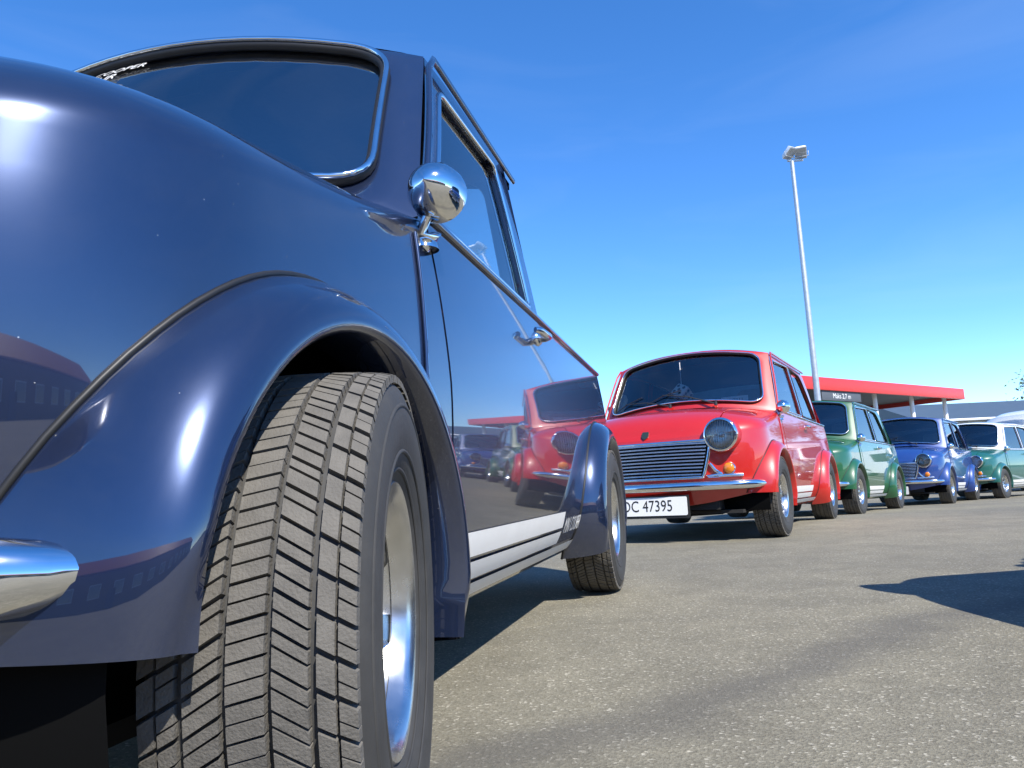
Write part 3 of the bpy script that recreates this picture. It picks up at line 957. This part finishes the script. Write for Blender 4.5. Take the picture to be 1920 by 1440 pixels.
def mini(label, group, loc, yaw, col, roofmat=None, steer=0.0, plate='', stripes=True, sill_text=None, detail=True, seatmat='upholstery', flare=None, overriders=False, spin=0.3, tilt=0.0, vr='s', kind='small_saloon_car', wheel_y=.655, topmat=None):
    car = empty(kind, (loc[0], loc[1], 0), yaw, label, 'car', group)
    zf, zr = zg(*loc), zg(loc[0] - 2.036 * cos(yaw), loc[1] - 2.036 * sin(yaw))
    car.location.z = zf
    car.rotation_euler = (Matrix.Rotation(yaw, 3, 'Z') @ Matrix.Rotation(-math.atan2(zf - zr, 2.036), 3, 'Y')).to_euler()
    topmat = topmat or col; roofmat = roofmat or topmat; flare = flare or col
    body = obj('body', cached('body' + vr, lambda: m_body(vr)), col, car)
    obj('bonnet', cached('bonnet', m_bonnet), col, car)
    obj('badge', cached('badge', m_badge), 'badge_dark', car)
    obj('roof', cached('roof' + vr, lambda: m_roof(vr)), roofmat, car)
    if vr == 's': obj('boot_deck', cached('deck', m_deck), col, car)
    else: obj('load_bed', cached('bed', m_bed), col, car)
    obj('floor_pan', cached('floor', m_floor), 'underside', car)
    obj('cabin_lining', cached('lining' + vr, lambda: m_lining(vr)), 'trim_dark', car)
    obj('dashboard', cached('dash', m_dash), 'black_plastic', car)
    obj('steering_wheel', cached('swheel', m_swheel), 'black_plastic', car)
    if vr == 's': obj('rear_seat', cached('rseat', m_rearseat), seatmat, car)
    obj('interior_mirror', cached('imirror', m_imirror), 'black_plastic', car)
    fr = obj('windscreen_frame', cached('wsf', lambda: m_frame(ws, Vector((.010, 0, .008)))), topmat, car)
    w = obj('windscreen', cached('wsg', lambda: m_glass(ws, 1.0, Vector((0, 0, 0)))), 'window_glass' if vr == 's' else 'screen_glass', car)
    obj('rubber_seal', cached('wss', lambda: loop_tube(ws, 1.0, .0105, Vector((.008, 0, .006)))), 'seal', w)
    obj('chrome_trim', cached('wst', lambda: loop_tube(ws, 1.012, .0058, Vector((.0185, 0, .0135)))), 'chrome', w)
    obj('rear_window_frame', cached('rwf' + vr, lambda: m_frame(RW[vr], Vector((-.010, 0, .006)))), topmat, car)
    w = obj('rear_window', cached('rwg' + vr, lambda: m_glass(RW[vr], 1.0, Vector((0, 0, 0)))), 'window_glass', car)
    obj('rubber_seal', cached('rws' + vr, lambda: loop_tube(RW[vr], 1.0, .012, Vector((-.008, 0, .004)))), 'seal', w)
    for s in (1, -1):
        k = 'l' if s > 0 else 'r'
        obj('side_pillars', cached('gs' + vr + k, lambda: m_gside(s, vr)), topmat, car)
        d = obj('door', cached('door' + vr + k, lambda: m_door(s, vr)), col, car)
        obj('door_handle', cached('dh' + vr + k, lambda: m_handle(s, vr)), 'chrome', d)
        g = obj('side_window', cached('sw' + vr + k, lambda: m_sglass(WIN_DS[vr], s, [.03, .035, .03, .02])), 'window_glass', car)
        obj('window_seal', cached('swf' + vr + k, lambda: m_swinframe(WIN_DS[vr], s, [.03, .035, .03, .02], .0065, .001)), 'chrome', g)
        if vr == 's':
          g = obj('quarter_window', cached('qw' + k, lambda: m_sglass(WIN_Q, s, [.02, .03, .06, .06])), 'window_glass', car)
          obj('window_seal', cached('qwf' + k, lambda: m_swinframe(WIN_Q, s, [.02, .03, .06, .06], .0065, .001)), 'seal', g)
        obj('roof_gutter', cached('gut' + vr + k, lambda: m_gutter(s, vr)), topmat, car)
        obj('waist_trim', cached('wt' + vr + k, lambda: m_waist(s)), 'chrome' if vr == 's' else col, car)
        obj('wing_seam', cached('seam' + k, lambda: m_seam(s)), col, car)
        obj('front_seat', cached('seat' + k, lambda: m_seat(s)), seatmat, car)
        for nm, ax in (('f', AX[0]), ('b', AX[1])):
            obj('wheel_arch_flare', cached('fl' + nm + k, lambda: m_flare(ax, s, nm == 'f')), flare, car)
            obj('flare_piping', cached('fp' + nm + k, lambda: m_piping(ax, s, nm == 'f')), 'seal', car)
            obj('wheel_well', cached('we' + nm + k, lambda: m_well(ax, s)), 'dark', car)
            wheel(car, ax, wheel_y + (.026 if vr == 'p' and nm == 'f' else 0), s, steer if nm == 'f' else 0.0, spin * (1 + s * .7) + ax)
        h = obj('headlight', cached('pod' + k, lambda: m_pod(s)), col, car)
        obj('chrome_ring', cached('hr' + k, lambda: m_hlring(s)), 'chrome', h)
        obj('reflector', cached('hb' + k, lambda: m_hlbowl(s)), 'reflector', h)
        obj('lens', cached('hl' + k, lambda: m_hllens(s)), 'lens_glass', h)
        i_ = obj('indicator', cached('ind' + k, lambda: round_lamp(.505, .436, s, .032)), 'orange_lens', car)
        obj('indicator_ring', cached('indr' + k, lambda: round_ring(.505, .436, s, .032)), 'chrome', i_)
        obj('grille_whisker', cached('wh' + k, lambda: m_whisker(s)), 'chrome', car)
        obj('rear_light', cached('rl' + k, lambda: m_rearlamp(s)), 'red_lens', car)
        c = (MIR_C[0], MIR_C[1] * s, MIR_C[2])
        mi = obj('side_mirror', cached('ms' + k, lambda: m_mirror_shell(s, c, .047)), 'chrome', car)
        obj('mirror_face', cached('mf' + k, lambda: m_mirror_face(s, c, .047)), 'chrome', mi)
        obj('mirror_arm', cached('ma' + k, lambda: m_mirror_arm(s, c)), 'chrome', mi)
        if stripes:
            for q, (a, b) in enumerate(STR):
                obj('sill_stripe', cached('st%d' % q + k, lambda: m_stripe(s, a, b, xb=-1.40 if (q < 2 and sill_text) else -1.725)), 'white_vinyl', car)
        if overriders: obj('overrider', cached('ov' + k, lambda: m_overrider(s)), 'chrome', car)
    gb = obj('grille', cached('gb', m_gback), 'dark', car)
    for i in range(10): obj('grille_slat', cached('gsl%d' % i, lambda: m_gslat(i)), 'chrome', gb)
    obj('grille_surround', cached('gsu', m_gsurround), 'chrome', gb)
    obj('bumper', cached('bump', m_bumper), 'chrome', car)
    for y0 in (.42, -.08): obj('wiper', cached('wip%g' % y0, lambda: m_wiper(y0)), 'black_plastic', car)
    obj('exhaust_pipe', cached('exh', m_exhaust), 'chrome', car)
    if plate:
        ph = obj('plate_holder', cached('plh', m_plate_holder), 'black_plastic', car)
        pl = obj('number_plate', cached('pla', m_plate), 'white_plate', car)
        text('plate_lettering', plate, .098, 'ink', pl, (.5052, 0, .222), (0, 1, 0), (0, 0, 1), sx=.80)
    if sill_text:
        text('sill_lettering', sill_text, .062, 'white_vinyl', car, None, None, None, fn=lambda a, b: side(-1.565 - a * .66, .262 + b) + Vector((0, .0042, 0)))
    return car
def zg(x, y):
    """height of the car park: level near the camera, falling gently away beyond the red car"""
    return interp([(6.2, 0), (7.0, -.022), (8.2, -.07), (11, -.140), (13, -.185), (15, -.22), (20, -.28), (25, -.30), (40, -.30)], y)
GROUP = 'small classic cars parked in a row'
mini('dark blue small pickup with wide wheel arches, nearest the camera on the left', GROUP, (-.8757, .9657), -1.8207, PAINT_GRAPHITE, steer=R(15), sill_text='MINI COOPER', vr='p', kind='small_pickup_car', wheel_y=.672)
mini('red small saloon with white sill stripes and white number plate', GROUP, (1.057, 5.1554), -2.1026, PAINT_RED, plate='DC 47395', seatmat='upholstery_light', spin=.5)
mini('green small saloon parked between the red and the blue car', GROUP, (3.12, 8.6), -2.22, PAINT_GREEN, plate='BN 21864', spin=.9)
mini('blue small saloon parked beyond the green car', GROUP, (5.72, 11.4), -2.26, PAINT_BLUE, plate='AS 60317', spin=.1)
mini('teal small saloon with a white roof at the far right end of the row', GROUP, (7.75, 13.3), -2.45, PAINT_TEAL, topmat=PAINT_WHITE, plate='DK 18850', spin=.7)
mini('small saloon added out of view past the right edge to cast the shadow on the asphalt', GROUP, (1.92, 1.47), pi, PAINT_BLUE, plate='BX 33075', spin=.4)  # unseen car, added as the source of the shadow at the right
def m_ground():
    ys = [-900, -300, -80, -20, -5, 0, 3, 5] + [6 + .4 * i for i in range(26)] + [17, 18, 19, 20, 25, 40, 120, 400, 900]
    xs = [-900, -200, -40, -10, 0, 10, 40, 200, 900]
    return MB().grid([[(x, y, zg(x, y)) for y in ys] for x in xs]).mesh(ang=60)
def asphalt():
    m, nt, b = new_mat('asphalt')
    tc = nt.nodes.new('ShaderNodeTexCoord')
    def noise(s, d, r=.6):
        n = nt.nodes.new('ShaderNodeTexNoise'); n.inputs['Scale'].default_value = s; n.inputs['Detail'].default_value = d; n.inputs['Roughness'].default_value = r
        nt.links.new(tc.outputs['Object'], n.inputs['Vector']); return n
    def ramp(src, pts):
        c = nt.nodes.new('ShaderNodeValToRGB'); nt.links.new(src, c.inputs[0]); e = c.color_ramp.elements
        e[0].position, e[0].color = pts[0][0], (*pts[0][1], 1); e[1].position, e[1].color = pts[-1][0], (*pts[-1][1], 1)
        for p, k in pts[1:-1]:
            q = e.new(p); q.color = (*k, 1)
        return c
    def mix(mode, f, a, b_):
        x = nt.nodes.new('ShaderNodeMix'); x.data_type = 'RGBA'; x.blend_type = mode
        x.inputs['Factor'].default_value = f
        nt.links.new(a, x.inputs['A']); nt.links.new(b_, x.inputs['B']); return x.outputs['Result']
    stone = nt.nodes.new('ShaderNodeTexVoronoi'); stone.inputs['Scale'].default_value = 210
    nt.links.new(tc.outputs['Object'], stone.inputs['Vector'])
    sc = nt.nodes.new('ShaderNodeSeparateColor'); nt.links.new(stone.outputs['Color'], sc.inputs[0])
    c1 = ramp(sc.outputs[0], [(0, (.142, .130, .098)), (.45, (.182, .168, .127)), (.93, (.214, .198, .151)), (1, (.40, .375, .31))])
    fine = noise(480, 2); cf = ramp(fine.outputs['Fac'], [(.3, (.80, .80, .80)), (.7, (1.12, 1.12, 1.12))])
    c2 = mix('MULTIPLY', .8, c1.outputs[0], cf.outputs[0])
    big = noise(.55, 6, .65); cb = ramp(big.outputs['Fac'], [(.3, (.80, .80, .82)), (.62, (1.10, 1.09, 1.06))])
    c3 = mix('MULTIPLY', 1, c2, cb.outputs[0])
    mid = noise(5, 5, .6); cm = ramp(mid.outputs['Fac'], [(.35, (.87, .87, .87)), (.65, (1.08, 1.08, 1.07))])
    c4 = mix('MULTIPLY', 1, c3, cm.outputs[0])
    # a dark diagonal band crossing the bay, with ragged edges
    sep = nt.nodes.new('ShaderNodeSeparateXYZ'); nt.links.new(tc.outputs['Object'], sep.inputs[0])
    def math_(op, a, b_):
        n = nt.nodes.new('ShaderNodeMath'); n.operation = op
        for k, v in ((0, a), (1, b_)):
            if isinstance(v, (int, float)): n.inputs[k].default_value = v
            else: nt.links.new(v, n.inputs[k])
        return n.outputs[0]
    wob = noise(1.6, 4, .6)
    yy = math_('SUBTRACT', sep.outputs[1], math_('MULTIPLY', sep.outputs[0], .75))
    yy = math_('SUBTRACT', yy, math_('MULTIPLY', wob.outputs['Fac'], .5))
    dd = math_('ABSOLUTE', math_('SUBTRACT', yy, .89), 0)
    msk = nt.nodes.new('ShaderNodeMapRange'); msk.inputs['From Min'].default_value = .03; msk.inputs['From Max'].default_value = .16
    msk.inputs['To Min'].default_value = .55; msk.inputs['To Max'].default_value = 0; msk.clamp = True
    nt.links.new(dd, msk.inputs['Value'])
    dk = nt.nodes.new('ShaderNodeMix'); dk.data_type = 'RGBA'
    nt.links.new(msk.outputs['Result'], dk.inputs['Factor']); nt.links.new(c4, dk.inputs['A']); dk.inputs['B'].default_value = (.085, .080, .072, 1)
    c4 = dk.outputs['Result']
    nt.links.new(c4, b.inputs['Base Color'])
    b.inputs['Roughness'].default_value = .85
    b.inputs['Specular IOR Level'].default_value = .3
    bp = nt.nodes.new('ShaderNodeBump'); bp.inputs['Strength'].default_value = .45; bp.inputs['Distance'].default_value = .003
    nt.links.new(stone.outputs['Distance'], bp.inputs['Height'])
    bp2 = nt.nodes.new('ShaderNodeBump'); bp2.inputs['Strength'].default_value = .6; bp2.inputs['Distance'].default_value = .003
    nt.links.new(fine.outputs['Fac'], bp2.inputs['Height']); nt.links.new(bp.outputs[0], bp2.inputs['Normal'])
    nt.links.new(bp2.outputs[0], b.inputs['Normal'])
    return m
g = obj('ground', m_ground(), asphalt()); tag(g, 'light grey asphalt car park', kind='structure')

# ------------------------------------------------------------------ car park markings and far setting
principled('line_paint', (.72, .72, .69), .6, noise=.25, nscale=14)
principled('galvanised', (.50, .51, .52), .45, .7, noise=.2, nscale=8)
principled('lamp_white', (.78, .79, .80), .35, noise=.05)
principled('lamp_glass', (.35, .38, .42), .12, coat=1)
principled('fascia_red', (.55, .035, .03), .35, noise=.08, nscale=3)
principled('store_wall', (.075, .085, .10), .6, noise=.15, nscale=2)
principled('store_white', (.74, .74, .72), .5, noise=.06, nscale=2)
principled('sheet_metal', (.42, .45, .46), .4, .3, noise=.12, nscale=1.5)
principled('sheet_dark', (.06, .085, .11), .45, noise=.15, nscale=2)
principled('bark', (.085, .066, .05), .9, noise=.35, nscale=10, bump=.6, bscale=30)
principled('leaf', (.055, .095, .030), .55, noise=.45, nscale=1.2)
glass('store_glass', (.25, .30, .33))

ln = MB()
for i in range(2):
    ln.v, ln.f = [], []
    a, b = ((7.6, 10.6), (13.5, 12.4)) if i == 0 else ((9.6, 14.0), (18.0, 16.4))
    d = Vector((b[0] - a[0], b[1] - a[1])).normalized(); n = Vector((-d.y, d.x)) * .06
    ln.add([(0, 0, 0)], []) if False else ln.grid([[Vector((lerp(a[0], b[0], k / 12) + q * n.x, lerp(a[1], b[1], k / 12) + q * n.y, zg(0, lerp(a[1], b[1], k / 12) + q * n.y) + .005)) for q in (-1, 1)] for k in range(13)])
    tag(obj('painted_line', ln.mesh(smooth=False), 'line_paint'), 'worn white bay line painted on the asphalt', kind='structure')

def lamp_post(x, y, h, label):
    t = empty('floodlight_mast', (x, y, zg(x, y)), 0, label, 'lamp post')
    obj('pole', MB().tube([(0, 0, 0), (0, 0, h * .5), (0, 0, h)], [.115, .095, .070], 16).mesh(ang=50), 'galvanised', t)
    obj('base_plate', MB().lathe([(.0005, .05), (.20, .05), (.22, .0)], 20, 'z').mesh(ang=40), 'galvanised', t)
    obj('bracket', MB().box((.12, 0, h + .03), (.55, .08, .07)).mesh(bevel=.01), 'galvanised', t)
    for dx, rz in ((-.08, .5), (.30, -.35)):
        rot = Matrix.Rotation(rz, 3, 'Z') @ Matrix.Rotation(-.55, 3, 'X')
        c = Vector((dx, -.10, h + .26))
        hd = MB()
        pts = [(-.20, -.26, -.05), (.20, -.26, -.05), (.20, .24, -.05), (-.20, .24, -.05), (-.15, -.18, .14), (.15, -.18, .14), (.16, .19, .10), (-.16, .19, .10)]
        hd.add([rot @ Vector(p) + c for p in pts], [(3,2,1,0),(4,5,6,7),(0,1,5,4),(1,2,6,5),(2,3,7,6),(3,0,4,7)])
        head = obj('floodlight', hd.mesh(bevel=.02), 'lamp_white', t)
        obj('lamp_glass', MB().box(rot @ Vector((0, 0, -.056)) + c, (.33, .42, .012), rot).mesh(smooth=False), 'lamp_glass', head)
        obj('yoke', MB().tube([c + rot @ Vector((-.25, 0, .03)), c + rot @ Vector((-.25, .05, -.16)), c + rot @ Vector((.25, .05, -.16)), c + rot @ Vector((.25, 0, .03))], .016, 6).mesh(), 'galvanised', head)
lamp_post(10.24, 25.0, 11.62, 'tall galvanised mast with two white floodlights behind the red car')

def frame_on(A, B):
    d = Vector((B[0] - A[0], B[1] - A[1], 0)); L = d.length; d.normalize()
    return d, Vector((-d.y, d.x, 0)), L, math.atan2(d.y, d.x)
# store with a red canopy
d, n, L, ang = frame_on((9.6, 25.5), (19.8, 33.0))
st = empty('store_building', (9.6, 25.5, -.30), ang, 'low dark store with a red fascia canopy behind the parked cars', 'building')
obj('canopy_roof', MB().box((L / 2, 4.5, 3.95), (L + .3, 9.0, .22)).mesh(bevel=.02), 'sheet_dark', st)
obj('fascia', MB().box((L / 2, -.06, 3.87), (L + .4, .12, .46)).mesh(bevel=.015), 'fascia_red', st)
obj('fascia_end', MB().box((L + .22, 4.4, 3.87), (.12, 8.8, .46)).mesh(bevel=.015), 'fascia_red', st)
wl = obj('wall', MB().box((L / 2, 7.0, 1.9), (L, .3, 3.8)).mesh(smooth=False), 'store_wall', st)
for k in range(5): obj('column', MB().tube([(.4 + k * (L - .8) / 4, .5, 0), (.4 + k * (L - .8) / 4, .5, 3.80)], .09, 14).mesh(ang=50), 'lamp_white', st)
for k in range(6):
    x = .9 + k * (L - 1.8) / 5
    w = obj('window', MB().box((x, 6.82, 1.55), (1.55, .06, 2.3)).mesh(smooth=False), 'lamp_white', st)
    obj('pane', MB().box((x, 6.775, 1.55), (1.42, .03, 2.16)).mesh(smooth=False), 'store_glass', w)
for k in range(14): obj('roof_rib', MB().box((.5 + k * (L - 1) / 13, 4.5, 4.085), (.06, 8.9, .05)).mesh(smooth=False), 'sheet_dark', st)
sg = obj('height_sign', MB().box((3.0, -.03, 3.45), (2.6, .05, .34)).mesh(bevel=.01), 'store_wall', st)
text('sign_lettering', 'Maks 2,7 m', .26, 'store_white', sg, (3.0, -.060, 3.45), (1, 0, 0), (0, 0, 1))
obj('white_panel', MB().box((L - 2.2, 1.2, 1.35), (4.2, .1, 2.3)).mesh(smooth=False), 'store_white', st)
# long grey shed
sh = empty('metal_shed', (23.0, 42.0, -.30), .06, 'long grey corrugated metal shed at the far right', 'building')
obj('wall', MB().box((14, 4, 1.65), (28, 8, 3.3)).mesh(smooth=False), 'sheet_metal', sh)
for k in range(12): obj('wall_rib', cached('rib', lambda: MB().box((14, 0, 0), (28, .10, .10)).mesh(bevel=.02)), 'sheet_metal', sh).location = (0, -.04, .25 + k * .265)
rf = obj('roof', MB().add([(-.4, -.4, 3.3), (28.4, -.4, 3.3), (28.4, 4, 4.6), (-.4, 4, 4.6), (28.4, 8.4, 3.3), (-.4, 8.4, 3.3), (-.4, -.4, 3.2), (28.4, -.4, 3.2), (28.4, 8.4, 3.2), (-.4, 8.4, 3.2)], [(0,1,2,3), (3,2,4,5), (0,3,5), (1,4,2), (6,7,1,0), (8,9,5,4), (6,9,8,7), (6,0,5,9), (7,8,4,1)]).mesh(smooth=False), 'sheet_dark', sh)
obj('gutter', MB().tube([(-.4, -.46, 3.28), (28.4, -.46, 3.28)], .07, 8).mesh(), 'lamp_white', rf)
for x in (3.0, 9.0): obj('door', MB().box((x, -.06, 1.2), (2.2, .08, 2.4)).mesh(bevel=.02), 'store_white', sh)
# white van
def van(x, y, yaw, label):
    t = empty('panel_van', (x, y, zg(x, y)), yaw, label, 'van')
    prof = [(2.45, .35), (2.50, .62), (2.42, .92), (1.75, 1.08), (1.05, 1.86), (.8, 1.95), (-2.2, 1.98), (-2.45, 1.9), (-2.52, .9), (-2.5, .35)]
    rows = []
    for j in range(9):
        s_ = -1 + j / 4; k = 1 - .05 * abs(s_) ** 4
        rows.append([(px * (1 - .03 * abs(s_) ** 3), s_ * (.95 - .10 * max(0, pz - 1.0)), .35 + (pz - .35) * k) for px, pz in prof])
    m = MB().grid(rows); k = len(prof)
    m.f.append(tuple(range(k))); m.f.append(tuple(8 * k + j for j in range(k)))
    obj('body', m.mesh(ang=35), PAINT_WHITE, t)
    obj('windscreen', MB().add([(1.70, -.78, 1.13), (1.70, .78, 1.13), (1.10, .72, 1.82), (1.10, -.72, 1.82)], [(0, 1, 2, 3)]).mesh(smooth=False), 'window_glass', t).location = (.03, 0, .02)
    for s_ in (1, -1):
        obj('side_window', MB().box((1.0, .925 * s_, 1.42), (.75, .02, .48)).mesh(bevel=.005), 'black_plastic', t)
        obj('side_window', MB().box((-.3, .915 * s_, 1.46), (1.3, .02, .44)).mesh(bevel=.005), 'black_plastic', t)
        obj('headlight', MB().box((2.43, .68 * s_, .78), (.08, .36, .20)).mesh(bevel=.03), 'lens_glass', t)
        obj('side_mirror', MB().box((1.35, 1.06 * s_, 1.22), (.10, .18, .24)).mesh(bevel=.03), 'black_plastic', t)
        for ax in (1.55, -1.5):
            w = obj('wheel', MB().lathe([(.19, .09), (.30, .10), (.325, .07), (.325, -.07), (.30, -.10)], 32, 'y').mesh(ang=40), 'tyre_side', t); w.location = (ax, .85 * s_, .325)
            obj('rim', MB().lathe([(.0005, .085 * s_), (.05, .09 * s_), (.18, .075 * s_), (.20, .09 * s_)], 24, 'y').mesh(ang=40), 'alloy', w)
    obj('grille', MB().box((2.46, 0, .80), (.06, .9, .16)).mesh(bevel=.02), 'black_plastic', t)
    obj('bumper', MB().box((2.47, 0, .48), (.10, 1.7, .22)).mesh(bevel=.04), 'black_plastic', t)
van(13.4, 18.7, -3.02, 'white panel van standing behind the teal car')
# low wooded hills on the horizon
principled('hill_green', (.055, .075, .045), .95, noise=.5, nscale=.02)
hr = []
for i in range(145):
    a = 2 * pi * i / 144
    hgt = 9 + 5 * sin(a * 3 + 1) + 4 * sin(a * 7.3) + 2.5 * sin(a * 17 + 2)
    hr.append([(560 * cos(a), 560 * sin(a), -.6), (600 * cos(a), 600 * sin(a), hgt * .6), (680 * cos(a), 680 * sin(a), hgt), (860 * cos(a), 860 * sin(a), -.6)])
tag(obj('hills', MB().grid(hr).mesh(ang=80), 'hill_green'), 'low dark wooded hills along the horizon', kind='structure')
# trees beyond the shed
def m_tree(seed):
    """unit-height tree: (trunk and limbs, leaves)"""
    rnd = random.Random(seed); h = 1.0
    tr = MB().tube([(0, 0, 0), (.01, .004, h * .25), (-.01, .01, h * .5), (0, 0, h * .85)], [h * .030, h * .024, h * .016, h * .004], 10)
    tips = []
    for k in range(24):
        a = rnd.uniform(0, 2 * pi); z0 = h * rnd.uniform(.10, .68); r = h * rnd.uniform(.14, .36); z1 = z0 + h * rnd.uniform(.04, .25)
        e = Vector((r * cos(a), r * sin(a), min(z1, h * .95)))
        tr.tube([(0, 0, z0), e * .5 + Vector((0, 0, z0 * .5 + .02)), e], [h * .010, h * .006, h * .002], 5); tips.append(e)
    lf = MB()
    for k in range(11000):
        c = rnd.choice(tips); p = c + Vector((rnd.gauss(0, h * .065), rnd.gauss(0, h * .065), rnd.gauss(0, h * .055)))
        u = Vector((rnd.gauss(0, 1), rnd.gauss(0, 1), rnd.gauss(0, 1))).normalized(); w = u.orthogonal().normalized(); sz = h * rnd.uniform(.010, .019)
        lf.add([p - u * sz, p + w * sz * .6, p + u * sz, p - w * sz * .6], [(0, 1, 2, 3)])
    me = bpy.data.meshes.new('m'); me.from_pydata([tuple(v) for v in lf.v], [], lf.f)
    return tr.mesh(ang=60), me
def tree(x, y, h, seed, rz, label, group):
    t = empty('broadleaf_tree', (x, y, zg(x, y)), rz, label, 'tree', group)
    t.scale = (h, h, h)
    a, b = cached('tree%d' % seed, lambda: m_tree(seed))
    obj('trunk', a, 'bark', t); obj('crown', b, 'leaf', t)['kind'] = 'stuff'
tree(43.9, 59, 8.8, 3, .4, 'leafy tree at the far right edge beyond the shed', None)
# unseen hall added behind the camera for the paint and chrome to reflect
principled('hall_brick', (.17, .125, .09), .85, noise=.3, nscale=3, bump=.3, bscale=12)
principled('hall_roof', (.26, .06, .035), .7, noise=.25, nscale=2)
hall = empty('reflection_hall', (8.0, -24.0, 0), 0, 'long brown brick hall added behind the camera to be reflected in the cars', 'building')
obj('wall', MB().box((0, -5, 2.4), (78, 10, 4.8)).mesh(smooth=False), 'hall_brick', hall)
rf = obj('roof', MB().add([(-39.6, .6, 4.7), (39.6, .6, 4.7), (39.6, -5, 7.6), (-39.6, -5, 7.6), (39.6, -10.6, 4.7), (-39.6, -10.6, 4.7), (-39.6, .6, 4.55), (39.6, .6, 4.55), (39.6, -10.6, 4.55), (-39.6, -10.6, 4.55)], [(0,1,2,3), (3,2,4,5), (0,3,5), (1,4,2), (6,7,1,0), (8,9,5,4), (6,9,8,7), (6,0,5,9), (7,8,4,1)]).mesh(smooth=False), 'hall_roof', hall)
for k in range(16):
    x = -36 + k * 4.8
    w = obj('window', MB().box((x, .02, 2.3), (2.3, .10, 1.7)).mesh(smooth=False), 'lamp_white', hall)
    obj('pane', MB().box((x, .06, 2.3), (2.1, .06, 1.5)).mesh(smooth=False), 'store_glass', w)
for x in (-13.4, 10.6): obj('door', MB().box((x, .03, 1.15), (1.6, .12, 2.3)).mesh(bevel=.02), 'store_wall', hall)

# ------------------------------------------------------------------ things in and on the cars
def car_point(name, p):
    c = bpy.data.objects[name]
    return Matrix.Translation(c.location) @ c.rotation_euler.to_matrix().to_4x4() @ Vector(p)
RED = 'small_saloon_car'
# dotted white die hanging in the red car's screen
def m_die():
    bm = bmesh.new(); bmesh.ops.create_cube(bm, size=.11)
    bmesh.ops.bevel(bm, geom=bm.edges[:], offset=.02, segments=3, affect='EDGES', profile=.6)
    me = bpy.data.meshes.new('m'); bm.to_mesh(me); bm.free(); return me
def m_dots():
    mb = MB(); r = .0125; h = .0557
    pats = {'x': [(-1,-1),(1,1),(-1,1),(1,-1),(0,0)], 'y': [(-1,0),(1,0),(-1,1),(1,1),(-1,-1),(1,-1)], 'z': [(-1,-1),(0,0),(1,1)]}
    for ax, pts in pats.items():
        for s_ in (1, -1):
            for u, w in pts:
                c = {'x': (h * s_, u * .027, w * .027), 'y': (u * .027, h * s_, w * .027), 'z': (u * .027, w * .027, h * s_)}[ax]
                mb.lathe([(.0005, .001 * s_), (r, .0005 * s_)], 12, ax, c)
    return mb.mesh(smooth=False)
die = obj('fuzzy_die', m_die(), 'white_vinyl'); tag(die, 'white dotted fuzzy die hanging behind the red car windscreen', 'die')
die.location = car_point(RED, (-.44, -.02, 1.025)); die.rotation_euler = (.5, .6, .9)
obj('dots', m_dots(), 'ink', die)
obj('cord', MB().tube([(0, 0, 0), Matrix(die.rotation_euler.to_matrix()).inverted() @ Vector((0, 0, .24))], .003, 5).mesh(), 'white_vinyl', die)
card = empty('dashboard_card', car_point(RED, (-.455, .36, .870)), bpy.data.objects[RED].rotation_euler.z, 'small white printed card propped on the red car dashboard', 'card')
obj('sheet', MB().box((0, 0, .05), (.004, .19, .095)).mesh(smooth=False), 'white_plate', card)
for q, (tx, zz) in enumerate((('LUIDIN', .068), ('A.W.', .030))):
    text('print', tx, .036, 'ink', card, (.0035, 0, zz), (0, -1, 0), (0, 0, 1))
# club sticker on the pickup's windscreen
PK = bpy.data.objects['small_pickup_car']
scr = [c for c in PK.children if c.name.startswith('windscreen') and 'frame' not in c.name][0]
def on_screen(s0, t0):
    return lambda a, b: ws(s0 + a / .6, t0 + b / .5) + Vector((.0045, 0, .0035))
for tx, t0, sz in (('MINI COOPER', .835, .034), ('TOUR', .765, .040)):
    text('screen_sticker', tx, sz, 'white_vinyl', scr, None, None, None, fn=on_screen(-.13, t0))
